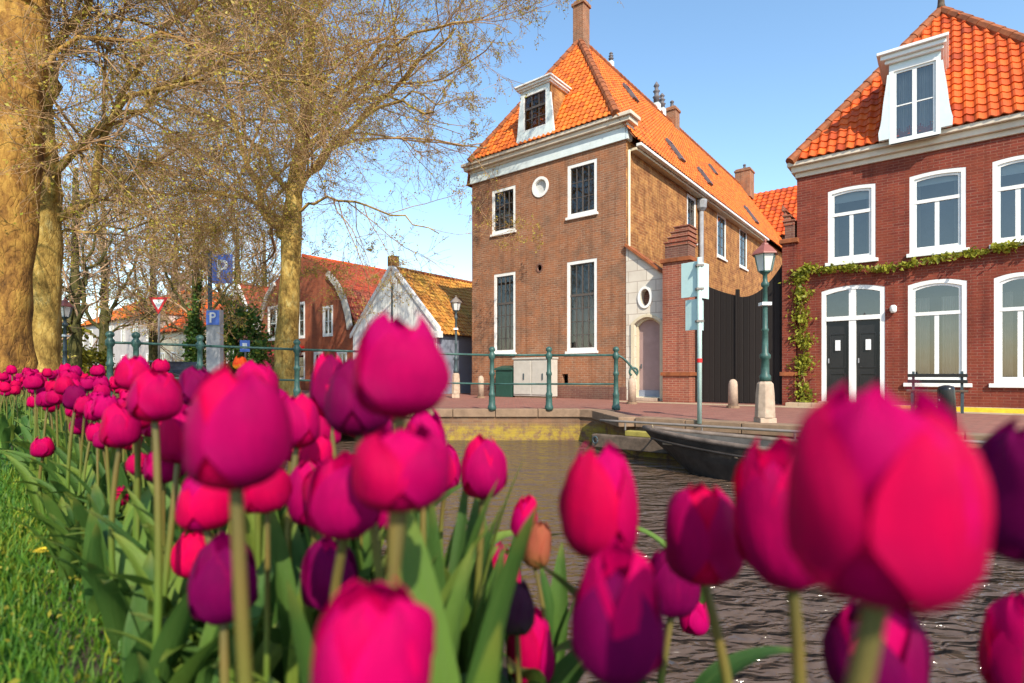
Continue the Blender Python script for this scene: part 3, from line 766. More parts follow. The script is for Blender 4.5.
# skylights
def on_side(e, s, off=0.06):
    n = Vector((RZ - ZE, 0, hw)).normalized(); p = Vector((EU, e, ZE)).lerp(Vector((um, e, RZ)), s) + n * off; return p
for (e, s, w, l) in ((20.6, 0.72, 0.5, 0.13), (21.2, 0.26, 0.5, 0.17), (24.2, 0.22, 0.5, 0.14), (31.2, 0.20, 0.6, 0.17), (29.5, 0.6, 0.4, 0.1)):
    sk = MB(); a, b, c, d = on_side(e, s - l / 2), on_side(e + w, s - l / 2), on_side(e + w, s + l / 2), on_side(e, s + l / 2)
    n = (b - a).cross(d - a).normalized(); n = n if n.z > 0 else -n
    pts = [a, b, c, d]; ce = (a + b + c + d) / 4; inn = [p.lerp(ce, 0.2) for p in pts]
    vs = pts + inn + [p + n * 0.09 for p in pts] + [p + n * 0.09 for p in inn]
    fs = []
    for i in range(4):
        j = (i + 1) % 4; fs += [(i, j, 8 + j, 8 + i), (8 + i, 8 + j, 12 + j, 12 + i), (12 + i, 12 + j, 4 + j, 4 + i)]
    sk.add(vs, fs); so_ = sk.build('skylight', M['lead'], rf); g = MB(); g.poly([p + n * 0.05 for p in inn]); g.build('glass', M['glass_dark'], so_, fix=False)
# dormer
E1 = 15.70
da0, da1 = ux(520.5, E1), ux(549.5, E1)
wz0, wz1 = 9.50, 10.78
dm = MB(); wall(dm, FR(E1), da0, da1, 9.074, 10.94, [dict(a0=da0 + 0.13, a1=da1 - 0.13, z0=wz0, z1=wz1)], 0.12)
def volute(a, s, z0=9.074, z1=10.6, w=0.18):
    pts = [(a, z0), (a + s * w, z0), (a + s * w * 1.05, z0 + 0.18)]
    for i in range(1, 9):
        t = i / 8; pts.append((a + s * w * (0.30 + 0.75 * (1 - t) ** 2.6 + 0.16 * math.sin(t * math.pi) ** 2 - 0.12 * t ** 4), z0 + 0.18 + (z1 - z0 - 0.18) * t))
    pts.append((a, z1)); return pts
for a, s in ((da0, -1), (da1, 1)):
    dm.prism(volute(a, s), lambda p, z: (p, E1 + 0.002, z), lambda p, z: (p, E1 + 0.08, z))
dmo = dm.build('dormer', M['white_blue'], man)
window(dmo, FR(E1), da0 + 0.13, da1 - 0.13, wz0, wz1, fw=0.04, cols=3, rows=2, transom=wz0 + 0.78, d0=0.0, name='dormer_window')
ck = MB()
for a in (da0 + 0.04, da1 - 0.04):
    ck.prism([(E1 + 0.121, 9.1), (17.6, 9.6), (17.6, 10.94), (E1 + 0.121, 10.94)], lambda y, z, a=a: (a - 0.03, y, z), lambda y, z, a=a: (a + 0.03, y, z))
ck.build('cheek', M['brick_gold'], dmo)
cr = MB()
for (p, z0, z1) in ((0.06, 10.942, 11.0), (0.12, 11.002, 11.08), (0.17, 11.082, 11.14)): cr.box(da0 - p, da1 + p, E1 - p, 16.95, z0, z1)
cr.build('dormer_cornice', M['white'], dmo, bevel=0.01)
# chimneys and cowls
def chimney(root, u, e, z0, z1, w, mat, pots=0, name='chimney'):
    c = MB(); c.box(u - w / 2, u + w / 2, e - w / 2, e + w / 2, z0, z1 - 0.22); c.box(u - w / 2 - 0.05, u + w / 2 + 0.05, e - w / 2 - 0.05, e + w / 2 + 0.05, z1 - 0.22, z1 - 0.10); c.box(u - w / 2 + 0.02, u + w / 2 - 0.02, e - w / 2 + 0.02, e + w / 2 - 0.02, z1 - 0.10, z1)
    o = c.build(name, mat, root, bevel=0.01)
    for k in range(pots):
        MB().lathe([(0.11, -0.02), (0.10, 0.1), (0.08, 0.30), (0.11, 0.32), (0.11, 0.36), (0.05, 0.42)], (u, e + (k - (pots - 1) / 2) * 0.3, z1), 10).build('chimney_pot', M['lead'], o, smooth=True)
    return o
chimney(man, um, 18.75, 13.3, 15.55, 0.48, M['brick_brown'], 1)
def cowl(u, e, z, h, w=0.18):
    c = MB(); c.box(u - w * 0.8, u + w * 0.8, e - w * 0.8, e + w * 0.8, z, z + 0.35); o = c.build('cowl_base', M['white_blue'], man)
    MB().lathe([(w * 0.75, 0), (w * 0.75, h * 0.25), (w, h * 0.3), (w * 0.55, h * 0.36), (w * 0.6, h * 0.5), (w * 0.9, h * 0.56), (w * 0.45, h * 0.63), (w * 0.5, h * 0.75), (w * 0.75, h * 0.8), (w * 0.1, h)], (u, e, z + 0.35), 10).build('cowl', M['lead'], o, smooth=True)
er = lambda x: ex(x, um)
cowl(um, er(611), 13.95, 0.42, 0.12); cowl(um, er(656.5), 13.95, 1.1, 0.20); cowl(um, er(662), 13.95, 0.8, 0.19)
chimney(man, um, er(672), 13.4, 14.8, 0.6, M['brick_brown'], 1); chimney(man, um + 0.3, er(740), 13.0, 15.0, 1.0, M['brick_brown'], 1)

MB().box(U0 + 0.12, U1 - 0.9, 16.75, 16.80, 0.1, WT - 0.1).build('dark_backing', M['lead'], man)  # added dark sheets behind the windows so the rooms look unlit
MB().box(U1 - 0.80, U1 - 0.75, 16.9, 39, 0.1, WT - 0.1).build('dark_backing', M['lead'], man)
# ---- boxes before the mansion
eb_ = frame('utility_cabinet', ux(532, 15.7), 15.7); tag(eb_, 'pale grey utility cabinet with two doors against the brown brick facade', 'cabinet')
a0, a1 = ux(513.5, 15.5), ux(551, 15.5); h = zy(532, 357.5, 15.5)
MB().box(a0, a1, 15.5, 15.9, 0.06, h - 0.06).build('case', M['cabinet'], eb_, bevel=0.01)
MB().box(a0 - 0.03, a1 + 0.03, 15.46, 15.92, h - 0.058, h).build('lid', M['cabinet'], eb_, bevel=0.01)
MB().box(a0 + 0.04, a1 - 0.04, 15.53, 15.88, 0, 0.058).build('base', M['kerb'], eb_)
for q in (0.25, 0.75):
    c = a0 + (a1 - a0) * q; w2 = (a1 - a0) * 0.235
    d = MB(); d.box(c - w2, c + w2, 15.475, 15.499, 0.12, h - 0.12); d = d.build('door', M['cabinet'], eb_, bevel=0.006)
    MB().box(c + 0.05, c + 0.09, 15.45, 15.474, h * 0.45, h * 0.45 + 0.22).build('handle', M['dark_iron'], d)
gb = frame('storage_box', ux(504, 15.6), 15.7); tag(gb, 'dark green box with a sloping lid left of the pale cabinet', 'box')
a0, a1 = ux(495.5, 15.5), ux(512, 15.5); h = zy(504, 367, 15.5)
MB().box(a0, a1, 15.5, 15.92, 0, h - 0.12).build('case', M['greenbox'], gb, bevel=0.01)
MB().prism([(15.46, h - 0.12), (15.93, h - 0.12), (15.93, h + 0.06), (15.46, h - 0.05)], lambda y, z: (a0 - 0.03, y, z + 0.002), lambda y, z: (a1 + 0.03, y, z + 0.002)).build('lid', M['greenbox'], gb, bevel=0.008)

# ================================================================== WHITE PORTAL, PIERS, GATE
pu0, pu1 = U1 + 0.012, ux(667)
por = frame('portal_wall', (pu0 + pu1) / 2, 16); tag(por, 'white plastered garden wall with arched door and oval opening beside mansion', 'wall')
zl, zr = zy(627, 247), zy(667, 277)
dr = rect(635, 660.5, 322, 401.5); dr['z0'] = 0.10; dr['rise'] = 0.20; dr['z1'] -= 0.05
ow = (ux(645.5), zy(645.5, 297.5), 0.17, 0.27)
pw = MB(); wall(pw, FR(15.98), pu0, pu1, 0, zr - 0.05, [dr, dict(oval=ow)], 0.25)
pw.poly([(pu0, 15.98, zr - 0.05), (pu1, 15.98, zr - 0.05), (pu1, 15.98, zr), (pu0, 15.98, zl)])
pw.quad((pu0, 16.24, 0), (pu1, 16.24, 0), (pu1, 16.24, zr), (pu0, 16.24, zl)) if False else None
pw.build('wall_face', M['plaster'], por, fix=False)
cpg = MB(); cpg.prism([(pu0, zl), (pu1 + 0.02, zr), (pu1 + 0.02, zr + 0.10), (pu0, zl + 0.10)], lambda a, z: (a, 15.88, z), lambda a, z: (a, 16.3, z)); cpg.build('coping', M['ridge'], por)
d = MB(); d.poly([(a, 16.20, z) for a, z in arch(dr['a0'], dr['a1'], dr['z0'], dr['z1'], 0.20, inset=0.0)])
do = d.build('door', M['mauve'], por, fix=False)
MB().ring(arch(dr['a0'] + 0.003, dr['a1'] - 0.003, dr['z0'], dr['z1'], 0.197), arch(dr['a0'], dr['a1'], dr['z0'], dr['z1'], 0.20, inset=0.06, bot=0.02), lambda a, z: (a, 16.10, z), lambda a, z: (a, 16.19, z)).build('door_frame', M['cream'], do)
MB().box(dr['a0'] + 0.005, dr['a1'] - 0.005, 16.15, 16.195, dr['z0'], dr['z0'] + 0.22).build('kick_board', M['bluegrey'], do)
MB().tube([(dr['a0'] + 0.14, 16.15, 1.15), (dr['a0'] + 0.14, 16.15, 1.0)], 0.02, 6).build('handle', M['dark_iron'], do)
MB().ring(arch(dr['a0'] - 0.11, dr['a1'] + 0.11, 0.0, dr['z1'] + 0.03, 0.26), arch(dr['a0'] - 0.004, dr['a1'] + 0.004, 0.0, dr['z1'], 0.204), lambda a, z: (a, 15.93, z), lambda a, z: (a, 15.979, z)).build('door_surround', M['cream'], por)
MB().ring(oval(ow[0], ow[1], 0.24, 0.34), oval(ow[0], ow[1], 0.165, 0.265), lambda a, z: (a, 15.94, z), lambda a, z: (a, 15.979, z)).build('oval_surround', M['white'], por)
MB().box(dr['a0'], dr['a1'], 15.75, 15.92, 0, 0.10).build('doorstep', M['stone'], por, bevel=0.01)
MB().box(ow[0] - 0.22, ow[0] + 0.22, 16.235, 16.25, ow[1] - 0.32, ow[1] + 0.32).build('oval_back', M['brick_dull'], por)
nu = ux(664.5); MB().box(nu - 0.06, nu + 0.06, 15.955, 15.978, zy(664, 337), zy(664, 330)).build('number_plate', M['sign_blue'], por)

def pier(name, label, a0, a1, e0, e1, h, mat, steps=4, stepto=1):
    o = frame(name, (a0 + a1) / 2, (e0 + e1) / 2); tag(o, label, 'pier')
    MB().box(a0, a1, e0, e1, 0, h).build('shaft', mat, o)
    MB().box(a0 - 0.05, a1 + 0.05, e0 - 0.05, e1 + 0.05, 0.78, 0.88).build('band', M['ridge'], o)
    MB().box(a0 - 0.06, a1 + 0.06, e0 - 0.06, e1 + 0.06, h, h + 0.12).build('cap', M['ridge'], o, bevel=0.01)
    c = MB(); z = h + 0.122
    c.box(a0 + 0.05, a1 - 0.05, e0 + 0.05, e1 - 0.05, z, z + 0.36); z += 0.362; c.build('pedestal', M['brick_dull'], o, bevel=0.01); c = MB()
    for k in range(steps):
        f = 0.05 + 0.10 * k
        c.box(a0 + (f if stepto > 0 else 0.03), a1 - (0.03 if stepto > 0 else f), e0 + 0.03, e1 - 0.03, z, z + 0.10); c.box(a0 + (f - 0.03 if stepto > 0 else 0.0), a1 - (0.0 if stepto > 0 else f - 0.03), e0, e1, z + 0.102, z + 0.14); z += 0.142
    c.build('stepped_top', M['brick_pier'], o, bevel=0.008); return o
pier('brick_pier', 'brick gate pier with stepped top right of the white portal', pu1 + 0.022, ux(694), 15.62, 16.3, zy(680, 264), M['brick_pier'], 4, 1)
pier('brick_pier', 'dark brick gate pier with stepped top against the red townhouse', ux(783), ux(797) - 0.01, 15.9, 16.5, zy(790, 244), M['brick_red'], 4, -1)
gu0, gu1 = ux(694) + 0.01, ux(783) - 0.01; gm = ux(737.5, 16.1)
gt = frame('board_gate', (gu0 + gu1) / 2, 16.1); tag(gt, 'tall black board gate with sagging curved top between brick piers', 'gate')
def leaf(a0, a1, za, zb, sag):
    pts = [(a0, 0.03), (a1, 0.03)]
    for i in range(13):
        t = i / 12; pts.append((a1 + (a0 - a1) * t, zb + (za - zb) * t - sag * 4 * t * (1 - t)))
    MB().prism(pts, lambda a, z: (a, 16.08, z), lambda a, z: (a, 16.14, z)).build('gate_leaf', M['gate'], gt)
leaf(gu0, gm - 0.045, zy(700, 279), zy(735, 295), 0.05); leaf(gm + 0.045, gu1, zy(741, 296), zy(781, 262), 0.28)
MB().box(gm - 0.04, gm + 0.04, 16.04, 16.18, 0, zy(737, 289)).build('post', M['gate'], gt)

# ================================================================== RED TOWNHOUSE (right)
V0, V1 = ux(797), 2.80
th = frame('brick_townhouse', (V0 + V1) / 2, 16); tag(th, 'red brick townhouse with tall white windows, double black doors and orange roof', 'house')
ZC = 5.97
up = [rect(828, 875.5, 192, 262), rect(909.5, 966, 172, 251), rect(992.5, 1045, 152, 243)]
gw = [rect(908, 967, 283, 383), rect(994, 1048, 275, 384)]
dd = rect(821.5, 885, 289, 402); dd['z0'] = 0.12
zu0 = up[1]['z0']; zu1 = up[1]['z1']; zg0, zg1 = gw[0]['z0'], gw[0]['z1']
for o in up: o['z0'], o['z1'], o['rise'] = zu0, zu1, 0.04
for o in gw: o['z0'], o['z1'], o['rise'] = zg0, zg1, 0.09
dd['rise'] = 0.10
tw = MB(); wall(tw, FR(16), V0, V1, 0.0, ZC, up + gw + [dd], 0.15); tw.build('front_wall', M['brick_red'], th, fix=False)
tw = MB(); wall(tw, SL(V0), 16, 26, 0, ZC, [], 0.1); wall(tw, SR(V1), 16, 26, 0, ZC, [], 0.1); wall(tw, BK(26), V0, V1, 0, ZC, [], 0.1)
vm = (V0 + V1) / 2
tw.poly([(V0, 26, ZC), (V1, 26, ZC), (vm, 26, 10.4)]); tw.build('rear_wall', M['brick_dull'], th, fix=False)
for k, o in enumerate(up):
    window(th, FR(16), o['a0'], o['a1'], o['z0'], o['z1'], 0.04, fw=0.085, cols=2, rows=1, transom=o['z0'] + (o['z1'] - o['z0']) * 0.66, sash='white', gl='glass', sill=0.06, d0=0.005, top_cols=1,
           blind=o['z1'] - (0.30 if k != 1 else 0.22), curtain=[(0.0, 0.14, o['z1']), (0.86, 1.0, o['z1'])])
for k, o in enumerate(gw):
    window(th, FR(16), o['a0'], o['a1'], o['z0'], o['z1'], 0.09, fw=0.09, cols=2, rows=1, transom=o['z0'] + (o['z1'] - o['z0']) * 0.70, sash='white', gl='glass', sill=0.09, d0=0.005, top_cols=1,
           curtain=[(0.0, 0.35, o['z1'] - 0.3), (0.60, 1.0, o['z1'] - 0.3)])
# double door under one white frame
m = FR(16); A0, A1 = dd['a0'], dd['a1']; fz = zy(853, 318); f = MB()
f.ring(arch(A0, A1, dd['z0'], dd['z1'], 0.10), arch(A0, A1, dd['z0'], dd['z1'], 0.10, inset=0.10, bot=0.0), lambda a, z: m(a, 0.01, z), lambda a, z: m(a, 0.12, z))
mid = (A0 + A1) / 2
f.box(mid - 0.075, mid + 0.075, 0.02, 0.115, dd['z0'], dd['z1'] + 0.005, m); f.box(A0 + 0.09, A1 - 0.09, 0.005, 0.118, fz - 0.05, fz + 0.06, m)
ff = f.build('door_frame', M['white'], th)
for a0, a1 in ((A0 + 0.103, mid - 0.078), (mid + 0.078, A1 - 0.103)):
    d = MB(); d.box(a0, a1, 0.09, 0.13, dd['z0'] + 0.005, fz - 0.053, m)
    for z0, z1 in ((0.28, 0.85), (0.98, 1.85)):
        d.ring(arch(a0 + 0.07, a1 - 0.07, z0, z1, n=2), arch(a0 + 0.07, a1 - 0.07, z0, z1, n=2, inset=0.03), lambda a, z: m(a, 0.07, z), lambda a, z: m(a, 0.089, z))
    d = d.build('door', M['black_paint'], th, bevel=0.004)
    ce = (a0 + a1) / 2; MB().box(ce - 0.05, ce + 0.06, 0.05, 0.068, 1.42, 1.68, m).build('letter_plate', M['sign_white'], d)
    MB().tube([m(a0 + 0.05, 0.05, 1.1), m(a0 + 0.05, 0.05, 1.22)], 0.015, 6).build('handle', M['zinc'], d)
    g = MB(); g.poly([m(a, 0.07, z) for a, z in ((a0 - 0.01, fz + 0.05), (a1 + 0.01, fz + 0.05), (a1 + 0.01, dd['z1']), (a0 - 0.01, dd['z1']))]); g.build('transom_light', M['glass'], ff, fix=False)
MB().box(A0 - 0.05, A1 + 0.05, 15.80, 15.998, 0.085, 0.125).build('doorstep', M['stone'], th, bevel=0.01)
lu = ux(893.5); MB().lathe([(0.05, 0), (0.07, 0.05), (0.07, 0.14), (0.04, 0.18)], (lu, 15.93, zy(893, 313)), 10).build('door_lamp', M['white'], th, smooth=True)
cn = MB()
for (p, z0, z1) in ((0.05, ZC, 6.09), (0.14, 6.092, 6.24), (0.24, 6.242, 6.35)):
    cn.box(V0 - p * 0.8, V1 + p * 0.8, 16 - p, 16.25, z0, z1)
cn.build('cornice', M['cornice'], th, bevel=0.01)
ZT, ZE = 10.60, 6.35
HL = (V0 - 0.12, 15.74, ZE); HR = (V1 + 0.12, 15.74, ZE); R0 = (vm, 18.75, ZT); R1 = (vm, 26.1, ZT)
tl = MB(); un = MB(); roof_plane(tl, un, [HL, HR, R0], 21, tw=0.205, th=0.26, h=0.045, lift=0.03); roof_plane(tl, un, [HR, (V1 + 0.12, 26.1, ZE), R1, R0], 22, tw=0.25, th=0.31)
roof_plane(tl, un, [HL, (V0 - 0.12, 26.1, ZE), R1, R0], 23, tw=0.25, th=0.31)
rf = tl.build('roof', M['tile_bright'], th, fix=False); un.build('roof_boarding', M['ridge'], rf, fix=False)
rc = MB(); ridge_caps(rc, HR, R0, 0.12); ridge_caps(rc, HL, R0, 0.12, seed=3); ridge_caps(rc, R0, R1, 0.12, seed=5); rc.build('ridge_tiles', M['ridge'], rf)
MB().lathe([(0.12, 0), (0.08, 0.15), (0.06, 0.5), (0.09, 0.55), (0.03, 0.75)], (R0[0], R0[1], ZT), 10).build('finial', M['timber'], rf, smooth=True)
E2 = 15.63
a0, a1 = ux(889, E2), ux(941, E2); wz0, wz1 = zy(915, 139, E2), zy(915, 63, E2)
dm = MB(); wall(dm, FR(E2), a0, a1, 6.352, wz1 + 0.12, [dict(a0=a0 + 0.03, a1=a1 - 0.03, z0=wz0, z1=wz1)], 0.12)
for a, s in ((a0, -1), (a1, 1)):
    dm.prism(volute(a, s, 6.352, wz1 - 0.1, 0.20), lambda p, z: (p, E2 + 0.002, z), lambda p, z: (p, E2 + 0.10, z))
dmo = dm.build('dormer', M['white_blue'], th)
window(dmo, FR(E2), a0 + 0.03, a1 - 0.03, wz0, wz1, fw=0.06, cols=2, rows=2, sash='white', gl='glass', d0=0.0, name='dormer_window', curtain=[(0.0, 0.5, wz1), (0.5, 1.0, wz1)])
ck = MB()
for a in (a0 + 0.05, a1 - 0.05):
    ck.prism([(E2 + 0.121, 6.36), (17.6, 7.0), (17.6, wz1 + 0.12), (E2 + 0.121, wz1 + 0.12)], lambda y, z, a=a: (a - 0.04, y, z), lambda y, z, a=a: (a + 0.04, y, z))
ck.build('cheek', M['zinc'], dmo)
cr = MB(); z = wz1 + 0.122
for (p, h) in ((0.08, 0.08), (0.16, 0.10), (0.23, 0.07)): cr.box(a0 - p, a1 + p * 0.6, E2 - p, 17.1, z, z + h); z += h + 0.002
cr.build('dormer_cornice', M['white'], dmo, bevel=0.01)

MB().box(V0 + 0.12, V1 - 0.12, 16.75, 16.80, 0.1, ZC - 0.1).build('dark_backing', M['lead'], th)  # added dark sheet that keeps the sunlit back wall out of the panes
# vine on the townhouse
def leaf_cloud(pts, size, seed, flat=None):
    rg = np.random.default_rng(seed); n = len(pts); p = np.asarray(pts)
    a = rg.normal(size=(n, 3)); a /= np.linalg.norm(a, axis=1)[:, None]; b = np.cross(a, rg.normal(size=(n, 3))); b /= np.linalg.norm(b, axis=1)[:, None]
    s = (size * rg.uniform(0.6, 1.4, n))[:, None]
    v = np.stack([p - a * s, p + b * s * 0.55 + a * s * 0.1, p + a * s, p - b * s * 0.55 + a * s * 0.1], 1).reshape(-1, 3)
    q = np.arange(4 * n).reshape(-1, 4); t = np.repeat(np.clip(rg.normal(0.5, 0.28, n), 0, 1), 4)
    return v, q, t
vn = frame('climbing_vine', ux(805), 15.9); tag(vn, 'yellow green climbing vine trained along the red townhouse above its doors', 'vine')
rg = np.random.default_rng(5); path = []
vx = [(806, 396), (803, 370), (806, 345), (800, 322), (803, 298), (798, 280), (806, 268), (825, 271), (850, 268), (880, 270), (910, 265), (940, 259), (975, 254), (1010, 247), (1040, 240), (1070, 236)]
vp = [(ux(x), zy(x, y)) for x, y in vx]; vp[0] = (vp[0][0], 0.0)
fine = []
for (a, b) in zip(vp[:-1], vp[1:]):
    for k in range(12): fine.append((a[0] + (b[0] - a[0]) * k / 12, a[1] + (b[1] - a[1]) * k / 12))
MB().tube([(a + 0.02 * math.sin(i * 0.9), 15.94, z + 0.02 * math.sin(i * 1.3)) for i, (a, z) in enumerate(fine)], 0.016, 6).build('stem', M['twig'], vn, smooth=True)
lp = []
for i, (a, z) in enumerate(fine):
    cl_ = abs(math.sin(i * 0.27 + 0.6)) ** 2.2; dens = (30 if i < 72 else 15) * (0.10 + 1.0 * cl_ + (0.12 if i >= 72 else 0)); spread = (0.05 + 0.10 * cl_) if i < 72 else 0.06
    for k in range(int(dens)): lp.append((a + rg.normal(0, spread) - OFF[vn.name][0], 15.93 - abs(rg.normal(0, 0.07)) - OFF[vn.name][1], z + rg.normal(0, 0.075 if i < 72 else 0.045)))
lp = np.array(lp); lp[:, 2] = np.maximum(lp[:, 2], 0.1)
v, q, t = leaf_cloud(lp, 0.055, 3); np_mesh('foliage', v, q, M['vine_leaf'], vn, False, t)

# ---- bench, black post before the townhouse
be = frame('bench', ux(937, 15.0), 15.0); tag(be, 'dark slatted bench standing below the townhouse window', 'bench')
a0, a1 = ux(907, 15.0), ux(968, 15.0); zt = zy(937, 374, 15.0)
for k, z in enumerate((zt - 0.07, zt - 0.20)): MB().box(a0, a1, 15.18, 15.22, z, z + 0.075).build('back_slat' if k else 'back_rail', M['black_paint'], be, bevel=0.006)
s = MB()
for k in range(4): s.box(a0, a1, 14.72 + k * 0.11, 14.80 + k * 0.11, 0.44, 0.48)
s.build('seat', M['timber'], be, bevel=0.005)
for a in (a0 + 0.08, a1 - 0.12):
    MB().prism([(14.74, 0), (14.80, 0), (14.80, 0.438), (15.14, 0.438), (15.22, 0), (15.28, 0), (15.24, 0.5), (15.24, zt + 0.05), (15.221, zt + 0.05), (15.19, 0.50), (15.16, 0.436), (14.74, 0.436)][:6] + [(15.24, 0.40), (15.20, 0.439), (14.74, 0.439)], lambda y, z, a=a: (a, y, z), lambda y, z, a=a: (a + 0.05, y, z)).build('leg', M['dark_iron'], be)
    MB().box(a, a + 0.05, 15.221, 15.26, 0.40, zt + 0.06).build('back_post', M['dark_iron'], be)
bp = P(948, 430, 0.8 * F / 57); bo = empty('mooring_post', (bp.x, bp.y, 0)); tag(bo, 'thick black mooring post leaning slightly near the quay edge', 'mooring post')
MB().lathe([(0.11, 0), (0.105, 0.4), (0.10, 0.60), (0.09, 0.64), (0.03, 0.66)], n=14).build('shaft', M['black_paint'], bo, smooth=True); bo.rotation_euler = (R(3), R(-5), 0)
MB().tube([(-0.12, 0, 0.46), (0.12, 0, 0.46)], 0.02, 6).build('cross_pin', M['dark_iron'], bo)

# ================================================================== STREET FURNITURE
def street_lamp(name, label, p, h, mat=None, capm=None):
    o = empty(name, p); tag(o, label, 'street lamp')
    s = h / 2.9; k = MB(); mat = mat or M['green_iron']
    k.box(-0.13, 0.13, -0.13, 0.13, 0, 0.12 * s); k.lathe([(0.155, 0.12 * s), (0.14, 0.5 * s), (0.125, 0.66 * s), (0.09, 0.70 * s)], n=8, rot=R(22.5)); k.build('plinth', M['stone'], o, bevel=0.01)
    MB().lathe([(0.09, 0.70), (0.09, 0.78), (0.065, 0.82), (0.062, 1.05), (0.085, 1.07), (0.085, 1.12), (0.05, 1.16), (0.046, 1.5), (0.06, 1.52), (0.042, 1.55), (0.036, 2.20), (0.06, 2.22), (0.06, 2.27), (0.035, 2.30), (0.035, 2.40), (0.07, 2.43), (0.10, 2.46)]
               if s > 0 else [], n=14).build('post', mat, o, smooth=True)
    o.children[-1].scale = (1, 1, s)
    MB().box(-0.075, 0.075, -0.075, 0.075, 1.91 * s, 1.96 * s).build('band', M['sign_white'], o)
    z = 2.46 * s
    g = MB(); g.lathe([(0.105, z), (0.165, z + 0.26)], n=6); g.build('lamp_glass', M['lamp_glass'], o)
    b = MB()
    for i in range(6):
        a = 2 * math.pi * i / 6; c_, s_ = math.cos(a), math.sin(a)
        b.tube([(0.108 * c_, 0.108 * s_, z), (0.168 * c_, 0.168 * s_, z + 0.26)], 0.009, 5)
    b.build('lantern_frame', mat, o)
    MB().lathe([(0.21, z + 0.26), (0.20, z + 0.285), (0.13, z + 0.36), (0.06, z + 0.42), (0.055, z + 0.44), (0.02, z + 0.46), (0.025, z + 0.49), (0.005, z + 0.52)], n=6).build('cap', capm or M['lamp_cap'], o)
    return o
lp_ = P(765, 425, 0.8 * F / 50); street_lamp('street_lamp', 'green street lamp with red brown cap on stone plinth before the black gate', (lp_.x, lp_.y, 0), 2.9)
lp_ = P(456, 398, 0.8 * F / 23); street_lamp('street_lamp', 'street lamp with wide glass lantern before the blue grey side wall', (lp_.x, lp_.y, 0), 3.6, M['dark_iron'], M['grey_steel'])
lp_ = P(65, 400, 14.5); street_lamp('street_lamp', 'dark street lamp between the second tree trunk and the far houses', (lp_.x, lp_.y, 0), 2.75, M['dark_iron'])

# sign post seen from behind
p = P(699.5, 423.5, 0.8 * F / 48.5); so_ = empty('sign_post', (p.x, p.y, 0), 0); tag(so_, 'pale green pole carrying four sign plates seen from behind', 'sign')
s = F / p.y
MB().tube([(0, 0, 0), (0, 0, (424 - 258) / s)], 0.038, 12).build('pole', M['galv'], so_, smooth=True)
zt, zm, zb = (424 - 261) / s, (424 - 296.5) / s, (424 - 330) / s
for (sx, w, z0, z1, d) in ((-1, 0.30, zm, zt, 48), (1, 0.30, zm - 0.02, zt - 0.01, 42), (-1, 0.24, zb, zm - 0.04, 55), (1, 0.22, zb, zm - 0.04, 55)):
    pl = MB(); c, n = math.cos(R(d)), math.sin(R(d))
    a = Vector((sx * 0.02, 0.045, 0)); b = a + Vector((sx * w * c, w * n, 0)); th_ = Vector((-n * sx, c, 0)) * 0.012
    pts = [a, b, b + th_, a + th_]
    pl.add([(q.x, q.y, z) for z in (z0, z1) for q in pts], [(3, 2, 1, 0), (4, 5, 6, 7), (0, 1, 5, 4), (1, 2, 6, 5), (2, 3, 7, 6), (3, 0, 4, 7)])
    pl.build('sign_plate', M['sign_back'], so_, bevel=0.003)
for z in (zt - 0.1, zm + 0.1, zb + 0.12): MB().box(-0.06, 0.06, -0.048, 0.05, z, z + 0.035).build('clamp', M['grey_steel'], so_)
MB().tube([(0, 0, (424 - 363) / s), (0, 0, (424 - 359) / s)], 0.045, 12).build('red_band', M['red_paint'], so_)

def bollard(label, x, y, h):
    p = P(x, y, 0.8 * F / (y - HY)); o = empty('stone_bollard', (p.x, p.y, 0)); tag(o, label, 'bollard', 'stone bollards at the gate and portal')
    MB().lathe([(0.15, 0), (0.15, 0.06)], n=14).build('base', M['kerb'], o, smooth=False)
    MB().lathe([(0.115, 0.06), (0.105, h * 0.8), (0.09, h * 0.92), (0.05, h * 0.985), (0.01, h)], n=14).build('shaft', M['stone'], o, smooth=True)
bollard('stone bollard in front of the black board gate', 733, 408, 0.70); bollard('stone bollard beside the arched mauve door', 632, 404, 0.72)
bollard('stone bollard at the left corner of the brown brick mansion', 481, 398, 0.78)

# traffic signs at the left
p = P(158.5, 400, 17.5); o = empty('yield_sign', (p.x, p.y, 0.1)); tag(o, 'red and white inverted triangle yield sign on grey pole', 'sign')
s = F / 17.5; zc = CAM + (HY - 303) / s - 0.1
MB().tube([(0, 0.03, 0), (0, 0.03, zc + 0.35)], 0.035, 8).build('pole', M['grey_steel'], o, smooth=True)
def tri(r): return [(-0.866 * r, 0.5 * r), (0, -r), (0.866 * r, 0.5 * r)]
MB().ring(tri(0.36), tri(0.22), lambda a, z: (a, -0.02, z + zc), lambda a, z: (a, -0.005, z + zc)).build('red_border', M['red_paint'], o)
MB().prism(tri(0.25), lambda a, z: (a, -0.012, z + zc), lambda a, z: (a, 0.0, z + zc)).build('white_face', M['sign_white'], o)

